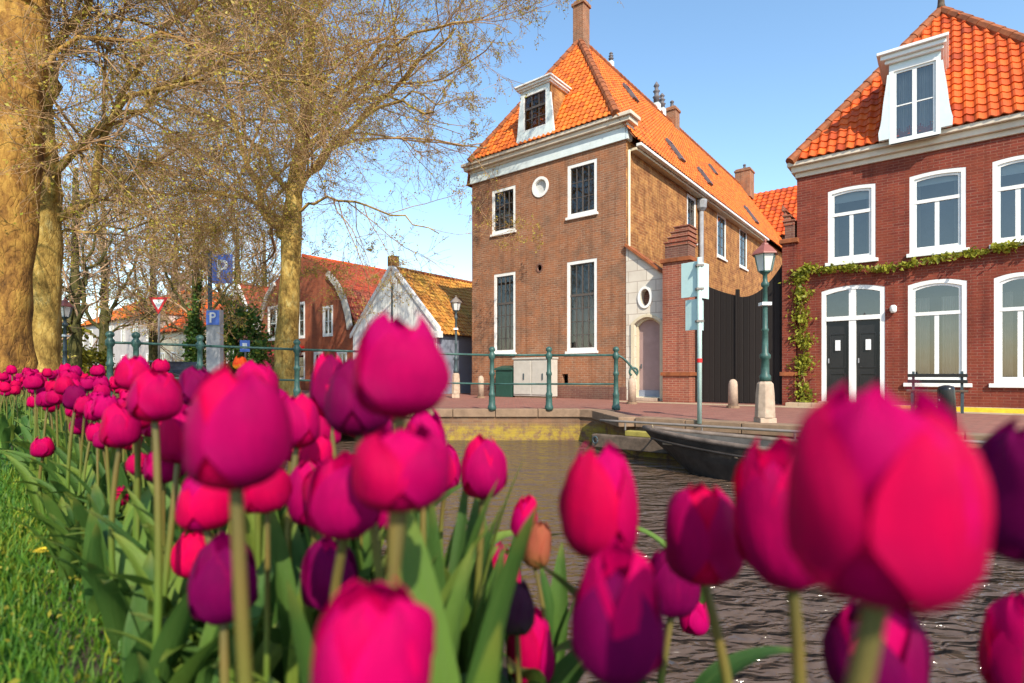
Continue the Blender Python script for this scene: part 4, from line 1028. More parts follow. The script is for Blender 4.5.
def letter_p(sz, z, d):
    """the letter P: a stem and a bowl"""
    m = MB(); m.box(-0.28 * sz, -0.10 * sz, d - 0.006, d, z - 0.5 * sz, z + 0.5 * sz)
    n = 12; out = [(-0.101 * sz, 0.5 * sz)] + [(0.06 * sz + 0.27 * sz * math.sin(a), 0.22 * sz + 0.28 * sz * math.cos(a)) for a in np.linspace(0, math.pi, n)] + [(-0.101 * sz, -0.06 * sz)]
    inn = [(-0.101 * sz, 0.34 * sz)] + [(0.05 * sz + 0.11 * sz * math.sin(a), 0.22 * sz + 0.12 * sz * math.cos(a)) for a in np.linspace(0, math.pi, n)] + [(-0.101 * sz, 0.10 * sz)]
    for i in range(len(out) - 1):
        a, b, c, e = out[i], out[i + 1], inn[i + 1], inn[i]
        m.add([(q[0], dd_, q[1] + z) for dd_ in (d - 0.006, d) for q in (a, b, c, e)], [(0, 1, 2, 3), (7, 6, 5, 4), (0, 4, 5, 1), (2, 6, 7, 3)])
    return m
YP = 16.0; s = F / YP
p = P(210, 400, YP); o = empty('parking_sign', (p.x, p.y, 0)); tag(o, 'blue parking sign flag high on a dark pole', 'sign')
MB().tube([(0, 0, 0), (0, 0, CAM + (HY - 250) / s)], 0.06, 8).build('pole', M['dark_iron'], o, smooth=True)
zc = CAM + (HY - 269) / s
MB().box(0.07, 0.66, -0.03, 0.0, zc - 0.42, zc + 0.42).build('blue_panel', M['sign_blue'], o, bevel=0.005)
l = letter_p(0.52, 0, -0.032).build('letter', M['sign_white'], o); l.location = (0.37, 0, zc)
p = P(215, 400, 15.2); s = F / 15.2; o = empty('parking_pillar', (p.x, p.y, 0)); tag(o, 'grey information pillar with a pale panel marked P', 'sign')
zt = CAM + (HY - 310) / s
MB().box(-0.19, 0.19, -0.1, 0.1, 0, zt).build('pillar_body', M['zinc'], o, bevel=0.01)
MB().box(-0.175, 0.175, -0.125, -0.101, zt - 0.42, zt - 0.03).build('pale_panel', M['sign_blue'], o)
l = letter_p(0.28, 0, -0.127).build('letter', M['sign_white'], o); l.location = (0, 0, zt - 0.22)
p = P(245, 400, 19); s = F / 19; o = empty('blue_plate_sign', (p.x, p.y, 0)); tag(o, 'small square pale blue sign on a short grey post', 'sign')
zc = CAM + (HY - 346) / s
MB().tube([(0, 0.03, 0), (0, 0.03, zc + 0.2)], 0.03, 8).build('post', M['grey_steel'], o)
MB().box(-0.17, 0.17, -0.015, 0.0, zc - 0.2, zc + 0.2).build('plate', M['sign_blue'], o); MB().box(-0.08, 0.08, -0.02, -0.016, zc - 0.1, zc + 0.1).build('white_mark', M['sign_white'], o)
p = P(27, 400, 13); s = F / 13; o = empty('striped_pole', (p.x, p.y, 0)); tag(o, 'red and white pole standing between the two big left trunks', 'pole')
MB().tube([(0, 0, 0.2), (0, 0, CAM + (HY - 290) / s)], 0.045, 8).build('pole', M['sign_white'], o)
for z0, z1 in ((1.3, 1.75), (1.95, 2.4), (2.5, 2.7)): MB().box(0.0, 0.10, -0.055, 0.0, z0, z1).build('red_plate', M['red_paint'], o)

# ================================================================== BOAT
def boat():
    L = 3.9; n = 22
    def sec(s):                 # s 0 bow .. 1 stern
        bt = 0.60 * (min(1, (s / 0.42)) ** 0.62 if s < 0.42 else 1 - 0.18 * ((s - 0.42) / 0.58) ** 2)
        bt = max(bt, 0.05); zg = 0.44 + 0.17 * (1 - s) ** 2.4 + 0.05 * s ** 2
        bb = bt * 0.66 * min(1, (s / 0.35)); zk = -0.12 + 0.42 * max(0, 1 - s / 0.30) ** 1.7
        return bt, zg, bb, zk
    o = empty('rowing_boat', W(-3.78, 8.14, WATER), TH); tag(o, 'black wooden rowing boat moored along the far quay', 'boat')
    hull = MB(); inner = MB(); rim = MB()
    def rows(off, lift):
        out = []
        for i in range(n + 1):
            s = i / n; bt, zg, bb, zk = sec(s); x = s * L + (0.30 * max(0, 1 - s / 0.3) if False else 0)
            rake = 0.34 * max(0, 1 - s / 0.25)
            pr = []
            for sg in (-1, 1):
                half = [(x, sg * (bt - off), zg), (x + rake * 0.35, sg * ((bt * 0.6 + bb * 0.4) * 1.02 - off), zg * 0.55 + zk * 0.45), (x + rake * 0.9, sg * max(0.0, bb - off), zk + lift + 0.03), (x + rake, sg * max(0, bb * 0.4 - off * 0.3), zk + lift)]
                pr.append(half)
            out.append(pr[0] + pr[1][::-1])
        return out
    def skin(mb, rr):
        k = len(rr[0]); base = len(mb.v)
        mb.v += [p for r_ in rr for p in r_]
        for i in range(len(rr) - 1):
            for j in range(k - 1):
                a = base + i * k + j; mb.f.append((a, a + 1, a + k + 1, a + k)); mb.t.append(0.5)
        for e in (0, len(rr) - 1):
            mb.f.append(tuple(base + e * k + j for j in range(k))); mb.t.append(0.5)
    skin(hull, rows(0, 0)); skin(inner, rows(0.045, 0.05))
    hull.build('hull', M['boat'], o); inner.build('inside', M['boat_in'], o)
    for sg in (-1, 1):
        pts = [(i / n * L, sg * (sec(i / n)[0] - 0.02), sec(i / n)[1] + 0.012) for i in range(n + 1)]
        MB().tube(pts, 0.036, 8).build('gunwale', M['boat_rim'], o, smooth=True)
        MB().tube([(p[0], p[1] * 1.02 + sg * 0.01, p[2] - 0.13) for p in pts[1:]], 0.018, 6).build('rubbing_strake', M['boat'], o, smooth=True)
    for s in (0.13, 0.42, 0.66, 0.9):
        bt, zg, bb, zk = sec(s); MB().box(s * L - 0.11, s * L + 0.11, -bt + 0.05, bt - 0.05, zg - 0.16, zg - 0.12).build('thwart', M['plank'] if s == 0.13 else M['boat_rim'], o, bevel=0.006)
    MB().box(3.86, 3.94, -0.30, 0.30, -0.05, 0.46).build('transom', M['boat'], o)
    return o
boat()
a = W(-3.65, 8.14, WATER + 0.66); b = W(-3.9, 8.80, -0.19)
rp = MB(); pts = [a.lerp(b, t) - Vector((0, 0, 0.10 * 4 * t * (1 - t))) for t in np.linspace(0, 1, 9)]
rp.tube([Vector(p) - a for p in pts], 0.012, 6); ro = rp.build('mooring_rope', M['rope'], smooth=True); ro.location = a; tag(ro, 'thin rope tying the bow of the black boat to the quay', 'rope')

# ================================================================== HOUSES ALONG THE STREET AT THE LEFT
def gable_house(name, label, u0, u1, e0, e1, eave, apex, wm, tm, side, prof=None, tiles=True, verge=None):
    o = frame(name, (u0 + u1) / 2, e0); tag(o, label, 'house')
    um = (u0 + u1) / 2
    outl = prof or [(u0, eave), (u1, eave), (um, apex)]
    return o, um
# white cottage
G0, G1 = -22.5, ux(437)
wh, gm_ = gable_house('white_cottage', 'small white gabled cottage with mossy orange roof and blue grey side wall', G0, G1, 16, 30, 2.7, 5.6, None, None, None)
w_ops = [dict(a0=gm_ - 1.9, a1=gm_ - 0.9, z0=0.7, z1=2.1), dict(a0=gm_ + 0.6, a1=gm_ + 1.7, z0=0.7, z1=2.1)]
mb = MB(); wall(mb, FR(16), G0, G1, 0, 2.7, w_ops, 0.12); mb.poly([(G0, 16, 2.7), (G1, 16, 2.7), (gm_, 16, 5.6)]); mb.build('front_wall', M['white_boards'], wh, fix=False)
for q in w_ops: window(wh, FR(16), q['a0'], q['a1'], q['z0'], q['z1'], cols=2, rows=2, sash='white', gl='glass_dark')
mb = MB(); dq = dict(a0=19.0, a1=20.1, z0=0.05, z1=2.1); wall(mb, SR(G1), 16, 30, 0, 2.7, [dq], 0.12); mb.build('side_wall', M['blue_boards'], wh, fix=False)
MB().box(19.0, 20.1, 0.08, 0.11, 0.05, 2.1, SR(G1)).build('door', M['black_paint'], wh)
mb = MB(); wall(mb, SL(G0), 16, 30, 0, 2.7, [], 0.1); wall(mb, BK(30), G0, G1, 0, 2.7, [], 0.1); mb.poly([(G0, 30, 2.7), (G1, 30, 2.7), (gm_, 30, 5.6)]); mb.build('rear_wall', M['white_boards'], wh, fix=False)
tl = MB(); un = MB(); sl = 2.9 / (G1 - gm_); roof_plane(tl, un, [(G1 + 0.2, 16.1, 2.7 - 0.2 * sl), (G1 + 0.2, 30, 2.7 - 0.2 * sl), (gm_, 30, 5.62), (gm_, 16.1, 5.62)], 31); roof_plane(tl, un, [(G0 - 0.2, 16.1, 2.7 - 0.2 * sl), (G0 - 0.2, 30, 2.7 - 0.2 * sl), (gm_, 30, 5.62), (gm_, 16.1, 5.62)], 32)
rf = tl.build('roof', M['tile_moss'], wh, fix=False); un.build('roof_boarding', M['ridge'], rf, fix=False)
rc = MB(); ridge_caps(rc, (gm_, 16.1, 5.62), (gm_, 30, 5.62), 0.1); rc.build('ridge_tiles', M['ridge'], rf)
vg = MB()
for s in (-1, 1): vg.prism([(gm_, 5.60), (gm_ + s * (G1 - gm_ + 0.15), 2.58), (gm_ + s * (G1 - gm_ + 0.15), 2.78), (gm_, 5.82)], lambda a, z: (a, 15.92, z), lambda a, z: (a, 16.08, z))
vg.build('bargeboard', M['white'], wh)
MB().box(gm_ - 0.2, gm_ + 0.2, 15.9, 16.25, 5.7, 6.15).build('gable_top', M['brick_gold'], wh, bevel=0.02)
MB().box(gm_ + 0.03, gm_ + 0.09, 15.93, 15.99, 3.2, 4.9).build('wall_anchor', M['dark_iron'], wh)
MB().box(G1 - 0.25, G1 + 0.25, 15.85, 16.1, 2.35, 2.62).build('kneeler', M['white'], wh)
dmr = MB(); ee = 20.8; dmr.box(G1 - 1.6, G1 - 0.35, ee, ee + 1.3, 2.9, 4.0); dmo = dmr.build('dormer', M['dark_sash'], wh); MB().box(G1 - 1.7, G1 - 0.2, ee - 0.1, ee + 1.4, 4.0, 4.14).build('dormer_cap', M['white'], dmo)

# orange brick house with curved gable
H0, H1 = ux(258), G0 - 0.02
hm = (H0 + H1) / 2
bh, _ = gable_house('brick_house', 'orange brick house with curved gable edge and dark red roof', H0, H1, 16, 27, 3.2, 7.1, None, None, None)
half = [(1.0, 3.2), (0.96, 3.9), (0.88, 4.7), (0.76, 5.4), (0.58, 6.05), (0.30, 6.7), (0.0, 7.1)]
hw = (H1 - H0) / 2
b_ops = [rect(323, 333, 303, 343), rect(293, 305, 300, 342), rect(314, 323, 353, 385), rect(337, 347, 350, 385), rect(268, 284, 300, 340), rect(290, 305, 352, 388)]
zl_ = b_ops[0]['z0']
for q in b_ops[:2] + [b_ops[4]]: q['z0'], q['z1'] = 2.75, 4.7 if q is not b_ops[0] else 4.3
for q in (b_ops[2], b_ops[3], b_ops[5]): q['z0'], q['z1'] = 0.5, 2.0
b_ops.sort(key=lambda q: q['a0'])
mb = MB(); wall(mb, FR(16), H0, H1, 0, 3.2, [dict(q, z1=min(q['z1'], 3.2)) for q in b_ops], 0.01)
# the gable above the eaves, in strips between window columns
import itertools
def gz(a):
    t = min(1, abs(a - hm) / hw)
    for (x0, z0), (x1, z1) in zip(half[:-1], half[1:]):
        if x1 <= t <= x0: return z1 + (z0 - z1) * (t - x1) / (x0 - x1)
    return 3.2
cuts = sorted({H0, H1, hm} | {hm + s * x * hw for x, _ in half for s in (-1, 1)} | {v for q in b_ops if q['z1'] > 3.2 for v in (q['a0'], q['a1'])})
for c0, c1 in zip(cuts[:-1], cuts[1:]):
    c = (c0 + c1) / 2; hit = [q for q in b_ops if q['z1'] > 3.2 and q['a0'] < c < q['a1']]
    zb = hit[0]['z1'] if hit else 3.2
    mb.quad((c0, 16, zb), (c1, 16, zb), (c1, 16, gz(c1)), (c0, 16, gz(c0)))
mb.build('front_wall', M['brick_orange'], bh, fix=False)
for k, q in enumerate(b_ops): window(bh, FR(16), q['a0'], q['a1'], q['z0'], q['z1'], fw=0.11, cols=2, rows=2, sash='white', gl='glass_dark', d0=-0.02, blind=None)
for s in (-1, 1):
    mb = MB(); o_ = [(hm + s * x * hw * 1.0, z) for x, z in half]; i_ = [(hm + s * x * hw * 0.94, z - 0.22) for x, z in half[:-1]] + [(hm, 6.82)]
    for k in range(len(o_) - 3):
        mb.add([(p_[0], yy, p_[1]) for yy in (15.86, 15.99) for p_ in (o_[k], o_[k + 1], i_[k + 1], i_[k])], [(0, 1, 2, 3), (7, 6, 5, 4), (0, 4, 5, 1), (2, 6, 7, 3), (1, 5, 6, 2), (0, 3, 7, 4)])
    mb.build('gable_edging', M['cabinet'], bh)

tl = MB(); un = MB()
for s in (-1, 1):
    for (x0, z0), (x1, z1) in (((1.04, 3.0), (0.80, 5.0)), ((0.80, 5.0), (0.0, 7.2))):
        roof_plane(tl, un, [(hm + s * x0 * hw, 16.12, z0), (hm + s * x0 * hw, 27, z0), (hm + s * x1 * hw, 27, z1), (hm + s * x1 * hw, 16.12, z1)], 41)
rf = tl.build('roof', M['tile_red'], bh, fix=False); un.build('roof_boarding', M['ridge'], rf, fix=False)
rc = MB(); ridge_caps(rc, (hm, 16.1, 7.2), (hm, 27, 7.2), 0.1); rc.build('ridge_tiles', M['tile_bright'], rf)
mb = MB(); wall(mb, SL(H0), 16, 27, 0, 3.2, [], 0.1); wall(mb, SR(H1), 16, 27, 0, 3.2, [], 0.1); wall(mb, BK(27), H0, H1, 0, 3.2, [], 0.1)
mb.poly([(hm + s * x * hw, 27, z) for s, rng in ((-1, half), (1, half[::-1])) for x, z in rng]); mb.build('rear_wall', M['brick_dull'], bh, fix=False)
aw = MB(); a0, a1 = ux(265, 15.2), ux(290, 15.2); aw.prism([(15.99, 2.35), (15.0, 1.95), (15.0, 1.80), (15.99, 2.2)], lambda y, z: (a0, y, z), lambda y, z: (a1, y, z)); aw.build('awning', M['red_paint'], bh)

def simple_house(name, label, u0, u1, e0, e1, eave, ridge, wm, tm, ax='u', hip=0.0, wins=(), cat='house', chim=None, nw=4, floors=1):
    o = frame(name, (u0 + u1) / 2, e0); tag(o, label, cat)
    ops = []
    for fl in range(floors):
        zb = 0.8 + fl * (eave - 0.3) / floors
        for k in range(nw):
            c = u0 + (u1 - u0) * (k + 0.5) / nw; ops.append(dict(a0=c - 0.5, a1=c + 0.5, z0=zb, z1=zb + min(1.7, (eave - 0.6) / floors - 0.7)))
    mb = MB(); wall(mb, FR(e0), u0, u1, 0, eave, ops, 0.1)
    um = (u0 + u1) / 2; em = (e0 + e1) / 2
    wall(mb, SL(u0), e0, e1, 0, eave, [], 0.1); wall(mb, SR(u1), e0, e1, 0, eave, [], 0.1); wall(mb, BK(e1), u0, u1, 0, eave, [], 0.1)
    tl = MB(); un = MB()
    kw = dict(tw=0.4, th=0.45, h=0.07, lift=0.05)
    if ax == 'u':
        z0 = eave - 0.1
        ra, rb = u0 + hip, u1 - hip
        roof_plane(tl, un, [(u0 - 0.1, e0 - 0.25, z0), (u1 + 0.1, e0 - 0.25, z0), (rb, em, ridge), (ra, em, ridge)], 51, **kw)
        roof_plane(tl, un, [(u0 - 0.1, e1 + 0.25, z0), (u1 + 0.1, e1 + 0.25, z0), (rb, em, ridge), (ra, em, ridge)], 52, **kw)
        if hip:
            roof_plane(tl, un, [(u1 + 0.1, e0 - 0.25, z0), (u1 + 0.1, e1 + 0.25, z0), (rb, em, ridge)], 53, **kw); roof_plane(tl, un, [(u0 - 0.1, e0 - 0.25, z0), (u0 - 0.1, e1 + 0.25, z0), (ra, em, ridge)], 54, **kw)
        else:
            for uu in (u0, u1): mb.poly([(uu, e0, eave), (uu, e1, eave), (uu, em, ridge - 0.1)])
    else:
        for ee in (e0, e1): mb.poly([(u0, ee, eave), (u1, ee, eave), (um, ee, ridge - 0.05)])
        for s, uu in ((-1, u0), (1, u1)): roof_plane(tl, un, [(uu + s * 0.15, e0 + 0.05, eave - 0.1), (uu + s * 0.15, e1, eave - 0.1), (um, e1, ridge), (um, e0 + 0.05, ridge)], 55, **kw)
        vg = MB()
        for s, uu in ((-1, u0), (1, u1)): vg.prism([(um, ridge - 0.3), (uu, eave - 0.25), (uu, eave), (um, ridge + 0.05)], lambda a, z: (a, e0 - 0.1, z), lambda a, z: (a, e0 + 0.04, z))
        vg.build('bargeboard', M['white'], o)
    mb.build('wall', wm, o, fix=False)
    rf = tl.build('roof', tm, o, fix=False); un.build('roof_boarding', M['ridge'], rf, fix=False)
    for q in ops: window(o, FR(e0), q['a0'], q['a1'], q['z0'], q['z1'], cols=2, rows=2, sash='white', gl='glass_dark', d0=-0.02)
    if chim: chimney(o, chim[0], em, ridge - 0.5, ridge + 1.0, 0.6, M['brick_dull'], 1)
    return o
simple_house('brown_gabled_house', 'brown brick house with white edged gable behind the evergreen shrub', ux(222), H0 - 0.05, 16, 26, 3.3, 6.3, M['brick_dull'], M['tile_red'], 'e', nw=2, floors=1)
simple_house('white_house', 'long white house with hipped orange roof far beyond the bridge', -68, -47.5, 16, 25, 5.6, 8.4, M['pale_render'], M['tile_orange'], 'u', 2.4, nw=7, floors=2, chim=(-55, 0))
simple_house('low_house', 'low pale house with bright orange roof right of the far white house', -47.3, ux(206), 16, 24, 4.0, 6.8, M['cream'], M['tile_bright'], 'u', 0.0, nw=4, floors=1)
simple_house('rear_house', 'house with bright orange roof rising behind the black gate', -22, -6.5, 40.6, 48, 10.3, 14.6, M['brick_dull'], M['tile_bright'], 'u', 0.0, nw=4, floors=2)

# parked car half hidden behind the railing
def car():
    p = P(178, 400, 24); o = empty('parked_car', (p.x, p.y, 0), TH + R(4)); tag(o, 'dark parked car half hidden behind the bridge railing', 'car')
    side = [(-2.0, 0.35), (2.0, 0.35), (2.05, 0.62), (1.9, 0.80), (1.05, 0.92), (0.45, 1.38), (-0.95, 1.42), (-1.75, 0.98), (-2.05, 0.85)]
    b = MB(); b.prism(side, lambda x, z: (x, -0.82, z), lambda x, z: (x, 0.82, z)); b.build('body', M['car_paint'], o, bevel=0.05)
    g = MB()
    for y in (-0.825, 0.825): g.poly([(0.95, y, 0.94), (0.42, y, 1.33), (-0.9, y, 1.36), (-1.55, y, 0.98)])
    g.build('side_window', M['glass_dark'], o, fix=False)
    for x in (-1.3, 1.3):
        for y in (-0.78, 0.78):
            w = MB(); w.tube([(x, y - 0.09, 0.31), (x, y + 0.09, 0.31)], 0.31, 18); w = w.build('wheel', M['rubber'], o)
            MB().tube([(x, y - 0.10, 0.31), (x, y + 0.10, 0.31)], 0.19, 14).build('rim', M['grey_steel'], w)
    for y in (-0.6, 0.6): MB().box(1.96, 2.06, y - 0.15, y + 0.15, 0.6, 0.72).build('headlight', M['sign_white'], o)
car()

# ================================================================== TREES
def perp(d, rg):
    a = rg.normal(size=d.shape); a -= d * (a * d).sum(1)[:, None]; return a / (np.linalg.norm(a, axis=1)[:, None] + 1e-9)
def norm(v): return v / (np.linalg.norm(v, axis=-1, keepdims=True) + 1e-9)
def grow_level(par, rad, nch, lr, ang, k, rg, up=0.0, curl=0.25, tmin=0.25, minr=0.004, len_jit=0.35, rr=0.55):
    """children for every parent polyline: par (N,m,3), rad (N,m)"""
    N, m, _ = par.shape
    idx = np.repeat(np.arange(N), nch); n = len(idx)
    f = rg.uniform(tmin, 1.0, n) * (m - 1); i0 = np.minimum(f.astype(int), m - 2); w = (f - i0)[:, None]
    p = par[idx, i0] * (1 - w) + par[idx, i0 + 1] * w
    d = norm(par[idx, i0 + 1] - par[idx, i0]); r = rad[idx, i0] * (1 - w[:, 0]) + rad[idx, i0 + 1] * w[:, 0]
    plen = np.linalg.norm(np.diff(par, axis=1), axis=2).sum(1)[idx]
    a = np.radians(rg.normal(ang, 14, n))[:, None]
    d = norm(d * np.cos(a) + perp(d, rg) * np.sin(a)); d[:, 2] += up; d = norm(d)
    L = plen * lr * rg.uniform(1 - len_jit, 1 + len_jit, n) * (1.15 - 0.45 * f / (m - 1))
    pts = [p]
    for s in range(k):
        d = norm(d + rg.normal(0, curl, (n, 3)) * 0.6 + np.array([0, 0, up * 0.15]))
        pts.append(pts[-1] + d * (L / k)[:, None])
    r0 = np.maximum(r * rr, minr)
    rads = r0[:, None] * np.linspace(1, 0.45, k + 1)[None]
    return np.stack(pts, 1), np.maximum(rads, minr * 0.7)
def skin_np(pts, rad, sides):
    N, m, _ = pts.shape
    t = np.empty_like(pts); t[:, 1:-1] = pts[:, 2:] - pts[:, :-2]; t[:, 0] = pts[:, 1] - pts[:, 0]; t[:, -1] = pts[:, -1] - pts[:, -2]; t = norm(t)
    ref = np.where(np.abs(t[:, :1, 2:3]) > 0.85, np.array([[[1.0, 0, 0]]]), np.array([[[0, 0, 1.0]]])); ref = np.broadcast_to(ref, t.shape)
    a = norm(np.cross(t, ref)); b = np.cross(t, a)
    ang = np.arange(sides) * 2 * math.pi / sides
    v = pts[:, :, None] + rad[:, :, None, None] * (a[:, :, None] * np.cos(ang)[None, None, :, None] + b[:, :, None] * np.sin(ang)[None, None, :, None])
    base = (np.arange(N) * m * sides)[:, None, None]; i = (np.arange(m - 1) * sides)[None, :, None]; j = np.arange(sides)[None, None]; j2 = (j + 1) % sides
    q = np.stack([base + i + j, base + i + j2, base + i + sides + j2, base + i + sides + j], -1).reshape(-1, 4)
    return v.reshape(-1, 3), q
def merge(parts):
    V = []; Q = []; n = 0
    for v, q in parts: V.append(v); Q.append(q + n); n += len(v)
    return np.concatenate(V), np.concatenate(Q)
def resample(pts, k, wob, rg):
    pts = np.array(pts, float); t = np.linspace(0, len(pts) - 1, k + 1); i = np.minimum(t.astype(int), len(pts) - 2); w = (t - i)[:, None]
    # Catmull-Rom
    P0 = pts[np.maximum(i - 1, 0)]; P1 = pts[i]; P2 = pts[i + 1]; P3 = pts[np.minimum(i + 2, len(pts) - 1)]
    c = 0.5 * ((2 * P1) + (-P0 + P2) * w + (2 * P0 - 5 * P1 + 4 * P2 - P3) * w ** 2 + (-P0 + 3 * P1 - 3 * P2 + P3) * w ** 3)
    c[1:-1] += rg.normal(0, wob, (k - 1, 3)); return c
def make_tree(name, label, loc, trunk, limbs, seed, bark_m, twig_m, leaf_m, levels, leaf_n=1.0, leaf_size=0.045, minr=0.006, group=None, thin=None):
    """trunk: [(x,y,z,r)], limbs: [[(x,y,z)...], r0]; all relative to loc"""
    rg = np.random.default_rng(seed)
    o = empty(name, loc); tag(o, label, 'tree', group)
    tp = resample([p[:3] for p in trunk], 40, 0.012, rg)[None]; tr = np.interp(np.linspace(0, len(trunk) - 1, 41), np.arange(len(trunk)), [p[3] for p in trunk])
    v, q = skin_np(tp, tr[None], 22)
    an = np.arctan2(v[:, 1], v[:, 0]); c = np.repeat(tp[0], 22, 0)
    lump = 1 + 0.05 * np.sin(an * 3 + v[:, 2] * 1.1 + seed) + 0.04 * np.sin(an * 5 - v[:, 2] * 2.3) + 0.02 * rg.normal(size=len(v))
    flare = 1 + 0.45 * np.exp(-np.maximum(v[:, 2], 0) * 2.2) * (0.6 + 0.4 * np.sin(an * 5 + seed))
    v = c + (v - c) * (lump * flare)[:, None]
    parts = [(v, q)]
    lps = np.stack([resample(l[0], 12, 0.09, rg) for l in limbs]); lr = np.stack([np.linspace(l[1], l[1] * 0.28, 13) for l in limbs])
    parts.append(skin_np(lps, lr, 10))
    V, Q = merge(parts); np_mesh('trunk', V, Q, bark_m, o)
    cur, cr_ = lps, lr; tw = []; last = None
    for i, lv in enumerate(levels):
        cur, cr_ = grow_level(cur, cr_, rg=rg, minr=minr, **lv)
        if thin and i > 0:
            keep = (cur[:, 0, 0] < thin) | (rg.random(len(cur)) < (0.62 if i == 1 else 0.72)); cur, cr_ = cur[keep], cr_[keep]
        tw.append(skin_np(cur, cr_, 5 if i == 0 else (4 if i == 1 else 3))); last = cur
    V, Q = merge(tw); cw = np_mesh('crown', V, Q, twig_m, o)
    ends = last.reshape(-1, 3); n = int(len(ends) * leaf_n); pick = rg.integers(0, len(ends), n)
    v, q, t = leaf_cloud(ends[pick] + rg.normal(0, 0.04, (n, 3)), leaf_size, seed + 1); np_mesh('foliage', v, q, leaf_m, cw, False, t)
    return o

LV = [dict(nch=9, lr=0.50, ang=42, k=6, up=0.05, curl=0.22, tmin=0.15), dict(nch=9, lr=0.50, ang=45, k=5, up=0.0, curl=0.28), dict(nch=9, lr=0.52, ang=45, k=4, up=-0.03, curl=0.3), dict(nch=5, lr=0.55, ang=45, k=3, up=0.0, curl=0.3, tmin=0.2)]
LV[3]['nch'] = 4
# third tree (behind the bridge): trunk fork at 7 m, crown over the street
p3 = P(286, 399, 18.3)
make_tree('plane_tree', 'plane tree with pale golden trunk beyond the bridge railing, before the brick house', (p3.x, p3.y, 0),
          [(0, 0, -0.05, 0.38), (0.05, 0, 2, 0.35), (0.15, 0, 4.5, 0.31), (0.25, 0, 6.6, 0.28), (0.45, 0.1, 8.3, 0.24), (0.7, 0.1, 10.5, 0.18), (0.6, 0.2, 13.5, 0.08)],
          [[[(0.15, 0, 5.2), (-0.6, -0.2, 6.0), (-1.0, -0.5, 7.6), (-1.7, -0.8, 10.0), (-2.6, -1, 13)], 0.14],
           [[(0.2, 0, 6.3), (1.2, -0.5, 7.7), (2.6, -1.2, 8.6), (4.0, -1.6, 9.0), (5.2, -2.0, 8.6)], 0.09],
           [[(0.3, 0, 6.8), (1.2, 0.6, 8.4), (2.6, 0.8, 10.0), (4.4, 0.6, 11.6), (5.6, 0.4, 12.6)], 0.11],
           [[(0.25, 0, 6.4), (-0.8, 0.4, 8.2), (-2.4, 0.5, 9.4), (-4.6, 0.3, 10.2)], 0.10],
           [[(0.2, 0, 5.9), (1.0, -0.2, 6.5), (2.4, -0.6, 6.4), (4.0, -0.8, 5.9), (5.2, -0.8, 5.3)], 0.055],
           [[(0.4, 0, 8.0), (1.0, -0.8, 9.6), (1.6, -1.6, 11.4), (2.4, -2.2, 13.4)], 0.13],
           [[(0.45, 0, 8.3), (2.2, -0.4, 10.4), (4.4, -0.8, 11.6), (6.6, -1.0, 12.0)], 0.08], [[(0.45, 0, 8.6), (1.9, 0.5, 10.0), (3.6, 0.7, 10.4), (5.4, 0.6, 10.2)], 0.07],
           [[(0.5, 0, 8.6), (-0.4, 0.8, 10.6), (-1.0, 1.2, 12.6), (-1.6, 1.4, 14)], 0.12],
           [[(0.2, 0, 5.6), (-0.8, -0.5, 6.4), (-2.6, -1.0, 6.6), (-4.6, -1.3, 6.2)], 0.09],
           [[(0.35, 0, 7.4), (1.6, -0.2, 9.2), (2.8, -0.6, 10.6), (4.2, -1.0, 11.4)], 0.10]],
          33, M['bark_gold'], M['twig'], M['bud_leaf'], [dict(LV[0], nch=9), dict(LV[1], nch=8), dict(LV[2], nch=8), dict(LV[3], nch=4)], leaf_n=1.2, leaf_size=0.030, minr=0.006, thin=1.6)
# first huge trunk at the left edge
p1 = P(-4, 405, 7.7)
make_tree('plane_tree', 'huge golden brown tree trunk at the left edge behind the far tulips', (p1.x, p1.y, GRASS),
          [(0, 0, -0.05, 0.37), (0.03, 0, 1, 0.34), (0.18, 0, 3, 0.335), (0.33, 0, 5, 0.32), (0.4, 0, 8, 0.24), (0.5, 0.1, 11, 0.08)],
          [[[(0.3, 0, 4.6), (1.0, 0.3, 5.3), (1.9, 0.9, 5.7), (3.2, 1.4, 5.7), (4.6, 1.8, 5.2)], 0.035],
           [[(0.3, 0, 5.2), (1.2, -0.2, 6.2), (2.6, 0.2, 6.7), (4.2, 0.6, 6.8)], 0.04],
           [[(0, 0, 5.2), (-1.2, 0.4, 6.4), (-2.4, 0.6, 7.4)], 0.10], [[(0, 0, 6), (1.0, 0.8, 7.5), (2.0, 1.4, 8.8)], 0.10],
           [[(0.25, 0, 3.4), (0.6, 0.5, 3.8), (1.2, 1.3, 4.0), (2.0, 2.4, 3.8)], 0.022]],
          12, M['bark_brown'], M['twig'], M['bud_leaf'], [dict(l, nch=max(4, int(l['nch'] * 0.95))) for l in LV], leaf_n=0.7, leaf_size=0.018, minr=0.003)
p2 = P(41, 400, 10.6)
